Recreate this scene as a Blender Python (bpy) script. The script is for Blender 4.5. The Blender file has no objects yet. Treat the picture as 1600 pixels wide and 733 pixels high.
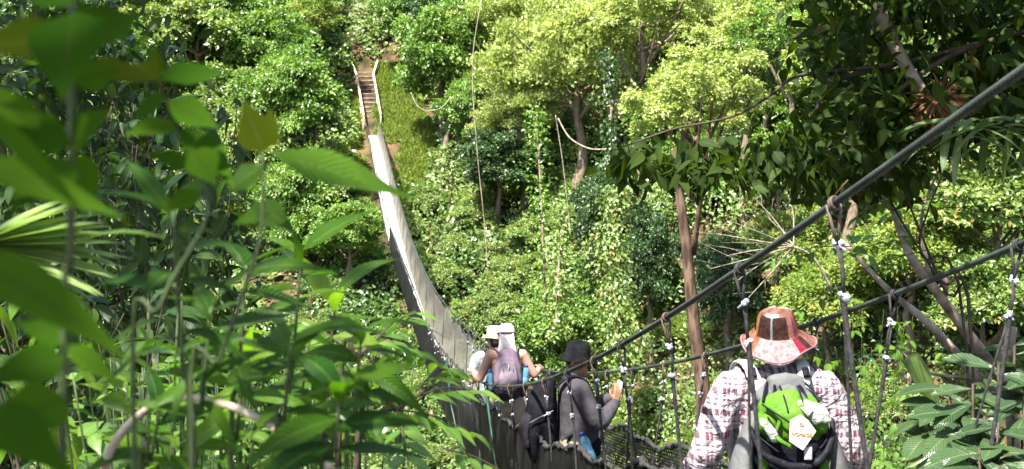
import bpy, bmesh, math, random
import numpy as np
from mathutils import Vector, Matrix, Quaternion

random.seed(7)
RNG = np.random.default_rng(11)
SC = bpy.context.scene
COL = SC.collection
R = math.radians
FPX, HY = 2000.0, 203.0          # focal length in photo pixels, horizon row


def P(px, py, d):
    """a point seen at a pixel of the photograph, at distance d in front of the eye (the eye is the origin)"""
    return Vector(((px - 800) / FPX * d, d, (HY - py) / FPX * d))


# ------------------------------------------------------------------ materials
def new_mat(name):
    m = bpy.data.materials.new(name)
    m.use_nodes = True
    nt = m.node_tree
    for n in list(nt.nodes):
        nt.nodes.remove(n)
    out = nt.nodes.new('ShaderNodeOutputMaterial')
    return m, nt, out


def N(nt, typ, **kw):
    n = nt.nodes.new(typ)
    for k, v in kw.items():
        if k.startswith('i_'):
            n.inputs[k[2:].replace('_', ' ')].default_value = v
        else:
            setattr(n, k, v)
    return n


def ramp(nt, stops, interp='LINEAR'):
    r = nt.nodes.new('ShaderNodeValToRGB')
    r.color_ramp.interpolation = interp
    el = r.color_ramp.elements
    el[0].position, el[0].color = stops[0][0], (*stops[0][1], 1)
    el[1].position, el[1].color = stops[-1][0], (*stops[-1][1], 1)
    for p, c in stops[1:-1]:
        e = el.new(p)
        e.color = (*c, 1)
    return r


def mat_noise(name, c1, c2, scale=8, rough=.7, bump=.0, detail=4, spec=.4, stretch=(1, 1, 1), bscale=None, lo=.35, hi=.65, metal=0, sheen=0):
    m, nt, out = new_mat(name)
    tc = N(nt, 'ShaderNodeTexCoord')
    mp = N(nt, 'ShaderNodeMapping')
    mp.inputs['Scale'].default_value = stretch
    nt.links.new(tc.outputs['Object'], mp.inputs[0])
    no = N(nt, 'ShaderNodeTexNoise')
    no.inputs['Scale'].default_value = scale
    no.inputs['Detail'].default_value = detail
    nt.links.new(mp.outputs[0], no.inputs['Vector'])
    rp = ramp(nt, [(lo, c1), (hi, c2)])
    nt.links.new(no.outputs['Fac'], rp.inputs[0])
    b = N(nt, 'ShaderNodeBsdfPrincipled')
    b.inputs['Roughness'].default_value = rough
    b.inputs['Specular IOR Level'].default_value = spec
    b.inputs['Metallic'].default_value = metal
    b.inputs['Sheen Weight'].default_value = sheen
    nt.links.new(rp.outputs[0], b.inputs['Base Color'])
    if bump:
        n2 = N(nt, 'ShaderNodeTexNoise')
        n2.inputs['Scale'].default_value = bscale or scale * 2
        n2.inputs['Detail'].default_value = 5
        nt.links.new(mp.outputs[0], n2.inputs['Vector'])
        bp = N(nt, 'ShaderNodeBump')
        bp.inputs['Strength'].default_value = bump
        bp.inputs['Distance'].default_value = .02
        nt.links.new(n2.outputs['Fac'], bp.inputs['Height'])
        nt.links.new(bp.outputs[0], b.inputs['Normal'])
    nt.links.new(b.outputs[0], out.inputs[0])
    return m


def leaf_mat(name, ca, cb, rib=None, trans=.35, rough=.42, spec=.5, veins=0, tcol=None, dead=None):
    """leaf: colour varies from leaf to leaf, lighter midrib, some light passes through.  Attribute 'leaf' = (along, across, random)"""
    m, nt, out = new_mat(name)
    at = N(nt, 'ShaderNodeAttribute', attribute_name='leaf')
    sep = N(nt, 'ShaderNodeSeparateXYZ')
    nt.links.new(at.outputs['Vector'], sep.inputs[0])
    stops = [(0, ca), (.93, cb)]
    if dead:
        stops = [(0, ca), (.93, cb), (.965, dead), (1, dead)]
    rp = ramp(nt, stops)
    nt.links.new(sep.outputs[2], rp.inputs[0])
    col = rp.outputs[0]
    b = N(nt, 'ShaderNodeBsdfPrincipled')
    b.inputs['Roughness'].default_value = rough
    b.inputs['Specular IOR Level'].default_value = spec
    if rib:
        ab = N(nt, 'ShaderNodeMath', operation='ABSOLUTE')
        nt.links.new(sep.outputs[1], ab.inputs[0])
        rr = ramp(nt, [(.03, (1, 1, 1)), (.09, (0, 0, 0))])
        nt.links.new(ab.outputs[0], rr.inputs[0])
        fac = rr.outputs[0]
        if veins:
            # side veins: bands of (along*k - |across|*j)
            m1 = N(nt, 'ShaderNodeMath', operation='MULTIPLY')
            nt.links.new(sep.outputs[0], m1.inputs[0])
            m1.inputs[1].default_value = veins
            m2 = N(nt, 'ShaderNodeMath', operation='MULTIPLY_ADD')
            nt.links.new(ab.outputs[0], m2.inputs[0])
            m2.inputs[1].default_value = -veins * .18
            nt.links.new(m1.outputs[0], m2.inputs[2])
            fr = N(nt, 'ShaderNodeMath', operation='PINGPONG')
            nt.links.new(m2.outputs[0], fr.inputs[0])
            fr.inputs[1].default_value = .5
            bp = N(nt, 'ShaderNodeBump')
            bp.inputs['Strength'].default_value = .7
            bp.inputs['Distance'].default_value = .01
            nt.links.new(fr.outputs[0], bp.inputs['Height'])
            nt.links.new(bp.outputs[0], b.inputs['Normal'])
        mx = N(nt, 'ShaderNodeMix', data_type='RGBA')
        nt.links.new(fac, mx.inputs['Factor'])
        nt.links.new(col, mx.inputs[6])
        mx.inputs[7].default_value = (*rib, 1)
        col = mx.outputs[2]
    nt.links.new(col, b.inputs['Base Color'])
    t = N(nt, 'ShaderNodeBsdfTranslucent')
    g = N(nt, 'ShaderNodeMix', data_type='RGBA', blend_type='MULTIPLY')
    g.inputs['Factor'].default_value = 1
    nt.links.new(col, g.inputs[6])
    g.inputs[7].default_value = (*(tcol or (1.7, 1.9, .7)), 1)
    nt.links.new(g.outputs[2], t.inputs[0])
    ms = N(nt, 'ShaderNodeMixShader')
    ms.inputs[0].default_value = trans
    nt.links.new(b.outputs[0], ms.inputs[1])
    nt.links.new(t.outputs[0], ms.inputs[2])
    nt.links.new(ms.outputs[0], out.inputs[0])
    return m


# ------------------------------------------------------------------ objects
def link(o, parent=None):
    COL.objects.link(o)
    if parent is not None:
        o.parent = parent
    return o


def tag(o, label=None, cat=None, group=None, kind=None):
    if label: o['label'] = label
    if cat: o['category'] = cat
    if group: o['group'] = group
    if kind: o['kind'] = kind
    return o


def thing(name, label, cat, loc=(0, 0, 0), rz=0, group=None):
    o = bpy.data.objects.new(name, None)
    o.empty_display_size = .1
    COL.objects.link(o)
    o.location = loc
    o.rotation_euler = (0, 0, rz)
    o['wl'] = 1
    del o['wl']
    return tag(o, label, cat, group)


def mesh_np(name, V, F, mats, smooth=False, attr=None, midx=None):
    """V (n,3), F (m,k) arrays"""
    me = bpy.data.meshes.new(name)
    V = np.asarray(V, np.float32)
    F = np.asarray(F, np.int32)
    m, k = F.shape
    me.vertices.add(len(V))
    me.vertices.foreach_set('co', V.ravel())
    me.loops.add(m * k)
    me.loops.foreach_set('vertex_index', F.ravel())
    me.polygons.add(m)
    me.polygons.foreach_set('loop_start', np.arange(0, m * k, k, dtype=np.int32))
    if smooth:
        me.polygons.foreach_set('use_smooth', np.ones(m, bool))
    if midx is not None:
        me.polygons.foreach_set('material_index', np.asarray(midx, np.int32))
    if attr is not None:
        a = me.attributes.new('leaf', 'FLOAT_VECTOR', 'POINT')
        a.data.foreach_set('vector', np.asarray(attr, np.float32).ravel())
    for mt in (mats if isinstance(mats, (list, tuple)) else [mats]):
        me.materials.append(mt)
    me.update(calc_edges=True)
    return me


def ob(name, me, parent=None, loc=None):
    o = bpy.data.objects.new(name, me)
    link(o, parent)
    if loc is not None:
        o.location = loc
    return o


class MB:
    """collects polygons (mixed sizes) into one mesh"""
    def __init__(s):
        s.v, s.f, s.mi, s.sm = [], [], [], []

    def add(s, verts, faces, mi=0, smooth=True):
        n = len(s.v)
        s.v += [tuple(v) for v in verts]
        for f in faces:
            s.f.append([i + n for i in f])
            s.mi.append(mi)
            s.sm.append(smooth)
        return s

    def tube(s, pts, rad, n=8, mi=0, cap=True, smooth=True):
        pts = [Vector(p) for p in pts]
        if not hasattr(rad, '__len__'):
            rad = [rad] * len(pts)
        up = None
        V, F = [], []
        for i, p in enumerate(pts):
            t = (pts[min(i + 1, len(pts) - 1)] - pts[max(i - 1, 0)])
            t = t.normalized() if t.length > 1e-9 else Vector((0, 0, 1))
            if up is None:
                up = t.orthogonal().normalized()
            up = (up - t * up.dot(t))
            up = up.normalized() if up.length > 1e-6 else t.orthogonal().normalized()
            b = t.cross(up)
            r = rad[i]
            ra, rb = (r if hasattr(r, '__len__') else (r, r))
            for k in range(n):
                a = 2 * math.pi * k / n
                V.append(p + up * math.cos(a) * ra + b * math.sin(a) * rb)
        for i in range(len(pts) - 1):
            for k in range(n):
                k2 = (k + 1) % n
                F.append((i * n + k, i * n + k2, (i + 1) * n + k2, (i + 1) * n + k))
        if cap:
            F.append(tuple(range(n - 1, -1, -1)))
            F.append(tuple((len(pts) - 1) * n + k for k in range(n)))
        return s.add(V, F, mi, smooth)

    def box(s, c, size, rot=None, mi=0, bev=0.0):
        c = Vector(c)
        hx, hy, hz = size[0] / 2, size[1] / 2, size[2] / 2
        M = rot if rot is not None else Matrix.Identity(3)
        if bev <= 0:
            V = [c + M @ Vector((x * hx, y * hy, z * hz)) for x in (-1, 1) for y in (-1, 1) for z in (-1, 1)]
            F = [(0, 1, 3, 2), (4, 6, 7, 5), (0, 4, 5, 1), (2, 3, 7, 6), (0, 2, 6, 4), (1, 5, 7, 3)]
            return s.add(V, F, mi, False)
        bm = bmesh.new()
        bmesh.ops.create_cube(bm, size=1)
        for v in bm.verts:
            v.co = Vector((v.co.x * size[0], v.co.y * size[1], v.co.z * size[2]))
        bmesh.ops.bevel(bm, geom=bm.edges[:], offset=bev, segments=2, profile=.5, affect='EDGES')
        V = [c + M @ v.co for v in bm.verts]
        F = [[v.index for v in f.verts] for f in bm.faces]
        bm.free()
        return s.add(V, F, mi, True)

    def sphere(s, c, r, seg=10, ring=7, mi=0, rot=None):
        c = Vector(c)
        rr = r if hasattr(r, '__len__') else (r, r, r)
        M = rot if rot is not None else Matrix.Identity(3)
        V = [c + M @ Vector((0, 0, rr[2]))]
        for i in range(1, ring):
            th = math.pi * i / ring
            for k in range(seg):
                a = 2 * math.pi * k / seg
                V.append(c + M @ Vector((rr[0] * math.sin(th) * math.cos(a), rr[1] * math.sin(th) * math.sin(a), rr[2] * math.cos(th))))
        V.append(c + M @ Vector((0, 0, -rr[2])))
        F = []
        for k in range(seg):
            F.append((0, 1 + k, 1 + (k + 1) % seg))
        for i in range(ring - 2):
            for k in range(seg):
                a, b = 1 + i * seg + k, 1 + i * seg + (k + 1) % seg
                F.append((a, a + seg, b + seg, b))
        L = len(V) - 1
        for k in range(seg):
            F.append((L, 1 + (ring - 2) * seg + (k + 1) % seg, 1 + (ring - 2) * seg + k))
        return s.add(V, F, mi, True)

    def mesh(s, name, mats):
        me = bpy.data.meshes.new(name)
        me.from_pydata(s.v, [], s.f)
        for mt in (mats if isinstance(mats, (list, tuple)) else [mats]):
            me.materials.append(mt)
        me.polygons.foreach_set('use_smooth', s.sm)
        me.polygons.foreach_set('material_index', s.mi)
        me.update()
        return me

    def obj(s, name, mats, parent=None, loc=None):
        return ob(name, s.mesh(name, mats), parent, loc)


def smooth_path(pts, n=6):
    """Catmull-Rom through the points"""
    pts = [Vector(p) for p in pts]
    if len(pts) < 3:
        return pts
    out = []
    for i in range(len(pts) - 1):
        p0 = pts[max(i - 1, 0)]; p1 = pts[i]; p2 = pts[i + 1]; p3 = pts[min(i + 2, len(pts) - 1)]
        for k in range(n):
            t = k / n
            out.append(.5 * ((2 * p1) + (p2 - p0) * t + (2 * p0 - 5 * p1 + 4 * p2 - p3) * t * t + (3 * p1 - p0 - 3 * p2 + p3) * t ** 3))
    out.append(pts[-1])
    return out


def lerp_r(r0, r1, n):
    return [r0 + (r1 - r0) * i / max(n - 1, 1) for i in range(n)]


# ------------------------------------------------------------------ leaves (vectorised)
def unit(a):
    return a / np.maximum(np.linalg.norm(a, axis=-1, keepdims=True), 1e-9)


PROFILES = {
    'lance': [0.04, .62, .98, .9, .58, .24, .0],
    'ovate': [0.05, .85, 1., .86, .58, .25, .0],
    'oblong': [0.05, .6, .92, 1., .9, .5, .0],
    'strap': [.5, .8, .95, 1., .9, .6, .0],
    'obov': [0.04, .4, .7, .95, 1., .7, .0],
}


def leaves_mesh(name, pos, axis, nrm, L, W, mat, prof='lance', droop=.25, fold=.25, rnd=None, wave=0.):
    """curved leaves, 7 rows x 3 points"""
    n = len(pos)
    pos = np.asarray(pos, float); axis = unit(np.asarray(axis, float))
    nrm = np.asarray(nrm, float)
    nrm = unit(nrm - axis * (nrm * axis).sum(1, keepdims=True) + 1e-6)
    b = np.cross(axis, nrm)
    L = np.broadcast_to(np.asarray(L, float), n); W = np.broadcast_to(np.asarray(W, float), n)
    droop = np.broadcast_to(np.asarray(droop, float), n)
    pr = np.array(PROFILES[prof]); K = len(pr)
    u = np.linspace(0, 1, K)
    V = np.zeros((n, K, 3, 3))
    A = np.zeros((n, K, 3, 3))
    rnd = RNG.random(n) if rnd is None else rnd
    ph = RNG.random(n) * 6.28
    for i in range(K):
        c = pos + axis * (L * (u[i] - .25 * np.abs(droop) * u[i] ** 2))[:, None] - nrm * (droop * L * u[i] ** 2)[:, None]
        hw = (W * .5 * max(pr[i], .015))[:, None]
        wv = (wave * W * np.sin(ph + u[i] * 9))[:, None] * nrm * pr[i]
        V[:, i, 0] = c - b * hw + nrm * hw * fold + wv
        V[:, i, 1] = c
        V[:, i, 2] = c + b * hw + nrm * hw * fold - wv
        A[:, i, :, 0] = u[i]
        A[:, i, 0, 1] = -1; A[:, i, 2, 1] = 1
        A[:, i, :, 2] = rnd[:, None]
    f = []
    for i in range(K - 1):
        for j in range(2):
            f.append((i * 3 + j, i * 3 + j + 1, (i + 1) * 3 + j + 1, (i + 1) * 3 + j))
    f = np.array(f)
    F = (f[None] + (np.arange(n) * K * 3)[:, None, None]).reshape(-1, 4)
    return mesh_np(name, V.reshape(-1, 3), F, mat, True, A.reshape(-1, 3))


def cards_mesh(name, pos, axis, nrm, L, W, mat, fold=.3, rnd=None, droop=.15):
    """far leaves: one folded rhombus each"""
    n = len(pos)
    axis = unit(axis)
    nrm = unit(nrm - axis * (nrm * axis).sum(1, keepdims=True) + 1e-6)
    b = np.cross(axis, nrm)
    L = np.broadcast_to(np.asarray(L, float), n)[:, None]; W = np.broadcast_to(np.asarray(W, float), n)[:, None]
    rnd = RNG.random(n) if rnd is None else rnd
    V = np.zeros((n, 4, 3)); A = np.zeros((n, 4, 3))
    V[:, 0] = pos
    V[:, 1] = pos + axis * L * .45 - b * W * .5 + nrm * W * fold * .5
    V[:, 2] = pos + axis * L - nrm * L * droop
    V[:, 3] = pos + axis * L * .45 + b * W * .5 + nrm * W * fold * .5
    A[:, :, 2] = rnd[:, None]
    A[:, 1, 1] = -1; A[:, 3, 1] = 1; A[:, 2, 0] = 1
    base = (np.arange(n) * 4)[:, None, None]
    F = (np.array([[0, 2, 1], [0, 3, 2]])[None] + base).reshape(-1, 3)
    return mesh_np(name, V.reshape(-1, 3), F, mat, False, A.reshape(-1, 3))


def rand_dirs(n):
    return unit(RNG.normal(size=(n, 3)))


def vnoise(x, y, seed=0):
    """smooth value noise on arrays"""
    xi, yi = np.floor(x), np.floor(y)
    fx, fy = x - xi, y - yi
    fx = fx * fx * (3 - 2 * fx); fy = fy * fy * (3 - 2 * fy)

    def h(a, b):
        s = np.sin(a * 127.1 + b * 311.7 + seed * 74.7) * 43758.5453
        return s - np.floor(s)
    return (h(xi, yi) * (1 - fx) + h(xi + 1, yi) * fx) * (1 - fy) + (h(xi, yi + 1) * (1 - fx) + h(xi + 1, yi + 1) * fx) * fy


def sstep(a, b, x):
    t = np.clip((x - a) / (b - a), 0, 1)
    return t * t * (3 - 2 * t)


# ------------------------------------------------------------------ the land
def ground(x, y):
    x = np.asarray(x, float); y = np.asarray(y, float)
    sl = .12 + .85 * sstep(-1.6, .8, x) - .72 * sstep(1.9, 3.6, x)
    near = -1.7 - sl * np.maximum(0, y - 1.5) - .75 * np.maximum(0, y - 10 + 0 * x) * (1 - sstep(-1.6, .8, x)) - 1.1 * np.maximum(0, y - 15) * sstep(1.9, 3.6, x) + .5 * sstep(-4, -14, x)
    s = 25 * sstep(1, 22, x) - 4 * sstep(-12, -40, x)
    far = -25 + .68 * (y - (45 - s)) + .1 * np.maximum(0, y - (88 - s))
    # level bench that carries the foot of the steps
    floor = -25 + 2.5 * vnoise(x / 9, y / 9, 3)
    bumps = .9 * (vnoise(x / 5, y / 5, 1) - .5) + .35 * (vnoise(x / 1.7, y / 1.7, 2) - .5)
    z = np.maximum(np.maximum(near + .25 * bumps, far + bumps), floor)
    return z


def gz(x, y):
    return float(ground(np.array([x]), np.array([y]))[0])


def ray_at_height(px, py, H):
    """distance at which the sight line through a pixel is H above the far slope (last such place before it meets the slope)"""
    d = np.linspace(14, 170, 3200)
    x = (px - 800) / FPX * d; z = (HY - py) / FPX * d
    c = z - ground(x, d)
    i = np.where((c[:-1] > H) & (c[1:] <= H))[0]
    return float(d[i[-1]]) if len(i) else None
# ================================================================== camera, light
cam = bpy.data.cameras.new('camera')
cam.sensor_width = 36
cam.lens = 45
cam.shift_y = -(366.5 - HY) / 1600
cam.clip_end = 2000
cam.clip_start = .05
cam.dof.use_dof = True
cam.dof.focus_distance = 8.5
cam.dof.aperture_fstop = 7.0
co = bpy.data.objects.new('camera', cam)
COL.objects.link(co)
co.rotation_euler = (R(90), 0, 0)
SC.camera = co

SUN_EL, SUN_AZ = R(60), R(214)      # azimuth clockwise from +Y: behind and to the left
sd = Vector((math.sin(SUN_AZ) * math.cos(SUN_EL), math.cos(SUN_AZ) * math.cos(SUN_EL), math.sin(SUN_EL)))
w = bpy.data.worlds.new('World'); SC.world = w; w.use_nodes = True
nt = w.node_tree
sky = nt.nodes.new('ShaderNodeTexSky'); sky.sky_type = 'NISHITA'; sky.sun_disc = False
sky.sun_elevation = SUN_EL; sky.sun_rotation = SUN_AZ
sky.air_density = 1.2; sky.dust_density = 2.0
bg = nt.nodes['Background']; bg.inputs[1].default_value = .085
nt.links.new(sky.outputs[0], bg.inputs[0])
sl = bpy.data.lights.new('sun', 'SUN'); sl.energy = 5.0; sl.angle = R(.5); sl.color = (1, .95, .86)
so = bpy.data.objects.new('sun', sl); COL.objects.link(so)
so.rotation_euler = (-sd).to_track_quat('-Z', 'Y').to_euler()
SC.view_settings.view_transform = 'Standard'
SC.view_settings.look = 'None'
SC.view_settings.exposure = 2.25
SC.view_settings.gamma = 1
SC.cycles.max_bounces = 6
SC.cycles.diffuse_bounces = 3
SC.cycles.glossy_bounces = 2
SC.cycles.transmission_bounces = 4
SC.cycles.transparent_max_bounces = 12
SC.cycles.use_denoising = True
SC.cycles.sample_clamp_indirect = 4

# ================================================================== land
M_soil = mat_noise('forest_soil', (.02, .022, .010), (.10, .065, .035), scale=.9, rough=.95, bump=.6, bscale=6, spec=.1)
gx = np.concatenate([np.linspace(-130, -46, 29)[:-1], np.linspace(-46, 46, 150), np.linspace(46, 130, 29)[1:]])
gy = np.concatenate([np.linspace(-40, -2, 14)[:-1], np.linspace(-2, 100, 170), np.linspace(100, 220, 40)[1:]])
X, Y = np.meshgrid(gx, gy)
V = np.stack([X, Y, ground(X, Y)], -1).reshape(-1, 3)
nx, ny = len(gx), len(gy)
ii = (np.arange(ny - 1)[:, None] * nx + np.arange(nx - 1)[None]).ravel()
F = np.stack([ii, ii + 1, ii + nx + 1, ii + nx], 1)
tag(ob('terrain', mesh_np('terrain', V, F, M_soil, True)), 'steep brown jungle slopes either side of the ravine', None, None, 'structure')

# ================================================================== suspension bridge
KN = np.array([2, 5, 8, 12, 17, 23, 30, 40, 50, 62.])
KX = np.array([1.825, 1.362, 0.916, 0.342, -0.327, -1.114, -2.037, -3.381, -4.72, -6.321])
KZ = np.array([0.488, -0.533, -1.417, -2.341, -3.115, -3.593, -3.748, -3.468, -2.75, -1.402])
KT = np.array([0.007, 0.044, 0.057, 0.064, 0.022, 0.018, -0.06, -0.033, -0.005, 0.006])
KW = np.array([0.965, 1.042, 0.962, 0.895, 0.812, 0.684, 0.534, 0.555, 0.655, 0.726])


def natspl(xk, yk, x):
    n = len(xk); h = np.diff(xk); A = np.eye(n); r = np.zeros(n)
    for i in range(1, n - 1):
        A[i, i - 1] = h[i - 1]; A[i, i] = 2 * (h[i - 1] + h[i]); A[i, i + 1] = h[i]
        r[i] = 6 * ((yk[i + 1] - yk[i]) / h[i] - (yk[i] - yk[i - 1]) / h[i - 1])
    m = np.linalg.solve(A, r)
    x = np.asarray(x, float)
    i = np.clip(np.searchsorted(xk, x) - 1, 0, n - 2); t = x - xk[i]; hh = h[i]
    b = (yk[i + 1] - yk[i]) / hh - hh * (2 * m[i] + m[i + 1]) / 6
    return yk[i] + b * t + m[i] / 2 * t * t + (m[i + 1] - m[i]) / (6 * hh) * t ** 3


def cab(y, s):
    """handrail cable of the side s (-1 left, 1 right)"""
    y = np.asarray(y, float)
    x = natspl(KN, KX, y) + s * natspl(KN, KW, np.clip(y, 2, 74)) / 2
    z = natspl(KN, KZ, y) + s * natspl(KN, KT, y) * (y < 66)
    return np.stack([x, y, z], -1)


HY_ = np.array([0, 2, 5, 6, 10.3, 13.8, 20, 28, 40, 56, 84.])
HH_ = np.array([2.3, 2.2, 1.87, 1.78, 1.47, 1.25, 1.12, 1.1, 1.0, .88, .85])


def deckz(y):
    return natspl(KN, KZ, y) - np.interp(y, HY_, HH_)


def deckhw(y):
    w_ = natspl(KN, KW, np.clip(y, 2, 74))
    return np.minimum(.27, w_ * .38)


M_cable = mat_noise('cable_rubber', (.015, .019, .017), (.038, .046, .040), scale=6, rough=.5, bump=.15, bscale=120, spec=.5)
M_rope = mat_noise('dark_rope', (.008, .008, .009), (.04, .037, .037), scale=40, rough=.8, bump=.5, bscale=300)
M_knot = mat_noise('pale_nylon_knot', (.12, .12, .15), (.42, .43, .50), scale=60, rough=.6, bump=.4, bscale=200, lo=.4, hi=.6)
M_tie = mat_noise('rusty_tie', (.06, .025, .012), (.07, .055, .05), scale=14, rough=.7)
M_deck = mat_noise('bleached_boards', (.60, .58, .53), (.78, .76, .70), scale=5, rough=.6, bump=.2, stretch=(4, .4, 4))
M_green = mat_noise('green_strap', (.004, .03, .014), (.008, .05, .026), scale=9, rough=.5)
M_brown = mat_noise('weathered_pole', (.30, .20, .12), (.45, .34, .22), scale=5, rough=.8, bump=.3)


def net_mat(name, c1, c2, cell, cover):
    m, nt, out = new_mat(name)
    at = N(nt, 'ShaderNodeAttribute', attribute_name='leaf')
    sep = N(nt, 'ShaderNodeSeparateXYZ')
    nt.links.new(at.outputs['Vector'], sep.inputs[0])
    facs = []
    for sgn in (1, -1):
        a = N(nt, 'ShaderNodeMath', operation='MULTIPLY_ADD')
        nt.links.new(sep.outputs[1], a.inputs[0]); a.inputs[1].default_value = sgn * .8
        nt.links.new(sep.outputs[0], a.inputs[2])
        p = N(nt, 'ShaderNodeMath', operation='PINGPONG')
        nt.links.new(a.outputs[0], p.inputs[0]); p.inputs[1].default_value = cell / 2
        l = N(nt, 'ShaderNodeMath', operation='LESS_THAN')
        nt.links.new(p.outputs[0], l.inputs[0]); l.inputs[1].default_value = cell / 2 * cover
        facs.append(l)
    mx = N(nt, 'ShaderNodeMath', operation='MAXIMUM')
    nt.links.new(facs[0].outputs[0], mx.inputs[0]); nt.links.new(facs[1].outputs[0], mx.inputs[1])
    no = N(nt, 'ShaderNodeTexNoise'); no.inputs['Scale'].default_value = 3
    nt.links.new(at.outputs['Vector'], no.inputs['Vector'])
    rp = ramp(nt, [(.35, c1), (.65, c2)])
    nt.links.new(no.outputs['Fac'], rp.inputs[0])
    b = N(nt, 'ShaderNodeBsdfPrincipled'); b.inputs['Roughness'].default_value = .7; b.inputs['Specular IOR Level'].default_value = .08
    nt.links.new(rp.outputs[0], b.inputs['Base Color'])
    tr = N(nt, 'ShaderNodeBsdfTransparent')
    ms = N(nt, 'ShaderNodeMixShader')
    nt.links.new(mx.outputs[0], ms.inputs[0]); nt.links.new(tr.outputs[0], ms.inputs[1]); nt.links.new(b.outputs[0], ms.inputs[2])
    nt.links.new(ms.outputs[0], out.inputs[0])
    return m


M_netd = net_mat('black_netting', (.005, .005, .006), (.014, .014, .017), .04, .55)
M_nets = net_mat('thin_black_netting', (.008, .008, .009), (.02, .02, .022), .04, .2)
M_netk = net_mat('dense_black_netting', (.004, .004, .005), (.012, .012, .015), .03, .9)
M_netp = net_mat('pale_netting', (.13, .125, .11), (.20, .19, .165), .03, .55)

bridge = thing('suspension_bridge', 'long narrow suspension footbridge of steel cables, boards and netting spanning the ravine', 'bridge', (1.8, 2, -1.72))
bl = Vector(bridge.location)


def rel(pts):
    return [Vector(p) - bl for p in pts]


def twisted(y0, y1, s, r, step):
    """wire rope with visible strands"""
    ys = np.arange(y0, y1, step)
    c = cab(ys, s)
    n = 36
    t = np.gradient(c, axis=0); t = unit(t)
    up = np.array([0, 0, 1.0]) - t * t[:, 2:3]; up = unit(up)
    b = np.cross(t, up)
    arc = np.r_[0, np.cumsum(np.linalg.norm(np.diff(c, axis=0), axis=1))]
    th = np.arange(n) / n * 2 * np.pi
    ph = arc[:, None] * 2 * np.pi / .115
    rr = r * (.66 + .40 * np.abs(np.cos(3 * (th[None] + ph))))
    V = c[:, None] + up[:, None] * (np.cos(th)[None] * rr)[..., None] + b[:, None] * (np.sin(th)[None] * rr)[..., None]
    m = len(ys)
    i = np.arange(m - 1)[:, None] * n; k = np.arange(n)[None]; k2 = (k + 1) % n
    F = np.stack([i + k, i + k2, i + n + k2, i + n + k], -1).reshape(-1, 4)
    return V.reshape(-1, 3) - np.array(bl), F


for s in (-1, 1):
    V1, F1 = twisted(.6, 9, s, .0128, .0045)
    V2, F2 = twisted(9, 30, s, .0128, .05)
    V3, F3 = twisted(29.95, 84, s, .02, .4)
    ob('handrail_cable', mesh_np('handrail_cable', np.r_[V1, V2, V3], np.r_[F1, F2 + len(V1), F3 + len(V1) + len(V2)], M_cable, True), bridge)

# deck: boards laid across, lying on two under-cables
mb = MB()
y = .8
k = 0
while y < 82.9:
    st = .145 if y < 40 else .29
    yc = y + st / 2
    a = np.array([natspl(KN, KX, yc), yc, deckz(yc)], float)
    a2 = np.array([natspl(KN, KX, yc + .2), yc + .2, deckz(yc + .2)], float)
    t = Vector(a2 - a).normalized()
    side = t.cross(Vector((0, 0, 1))).normalized()
    up = side.cross(t)
    M = Matrix((side, t, up)).transposed()
    hw = float(deckhw(yc))
    mb.box(Vector(a) - bl + up * random.uniform(-.003, .003), (hw * 2 * random.uniform(.96, 1.0), st - .008, .03), M)
    y += st
    k += 1
mb.obj('deck', M_deck, bridge)
ysd = np.arange(.8, 83, .5)
for s in (-1, 1):
    pts = [(float(natspl(KN, KX, q)) + s * (float(deckhw(q)) - .03), q, float(deckz(q)) - .035) for q in ysd]
    MB().tube(rel(pts), .016, 6).obj('deck_cable', M_brown if s < 0 else M_rope, bridge)


def nettop(y, s):
    c = cab(y, s)
    dz = deckz(y)
    hw = deckhw(y)
    top = np.minimum(dz + 1.0 + .03 * np.sin(y * 3.1) + .02 * np.sin(y * 7.7 + s), c[..., 2] - .05)
    f = (top - dz) / np.maximum(c[..., 2] - dz, .01)
    xd = natspl(KN, KX, y) + s * hw
    return np.stack([xd + (c[..., 0] - xd) * f, y, top], -1)


def net(y0, y1, s, mat):
    ys = np.arange(y0, y1 + .001, .12 if y1 < 32 else .35)
    top = nettop(ys, s)
    hw = deckhw(ys)
    bot = np.stack([natspl(KN, KX, ys) + s * (hw + .01), ys, deckz(ys) - .01], -1)
    K = 7
    V = np.zeros((len(ys), K, 3)); A = np.zeros((len(ys), K, 3))
    for i in range(K):
        u = i / (K - 1)
        bulge = s * (.05 * math.sin(u * math.pi)) * (1 + .6 * np.sin(ys * 2.3 + i))
        V[:, i] = bot + (top - bot) * u
        V[:, i, 0] += bulge
        A[:, i, 0] = ys * 1.05
        A[:, i, 1] = u * (top[:, 2] - bot[:, 2])
    m = len(ys)
    i = np.arange(m - 1)[:, None] * K; k = np.arange(K - 1)[None]
    F = np.stack([i + k, i + K + k, i + K + k + 1, i + k + 1], -1).reshape(-1, 4)
    me = mesh_np('netting', V.reshape(-1, 3) - np.array(bl), F, mat, True, A.reshape(-1, 3))
    return me


o = ob('netting', net(.9, 44, -1, M_netk), bridge); o['label'] = 'black netting along the near side'
o = ob('netting', net(44, 82, -1, M_nets), bridge); o['label'] = 'thin dark netting on the near side of the far stretch'
o = ob('netting', net(.9, 16, 1, M_netd), bridge); o['label'] = 'black netting along the first stretch of the far side'
o = ob('netting', net(16, 82, 1, M_netp), bridge); o['label'] = 'pale netting along the far side'  # paler colour than the black first stretch
for s in (-1, 1):
    ys = np.arange(.9, 26, .07)
    t = nettop(ys, s)
    t[:, 2] += .008 * np.sin(ys * 41) + .006 * np.sin(ys * 67)
    t[:, 0] += .008 * np.sin(ys * 53)
    rr = .016 + .006 * np.sin(ys * 31) + .004 * np.sin(ys * 77 + 1)
    MB().tube(rel(t), list(rr * np.clip(1.6 - ys / 22, .5, 1)), 6).obj('net_rope', M_rope, bridge)
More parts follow.
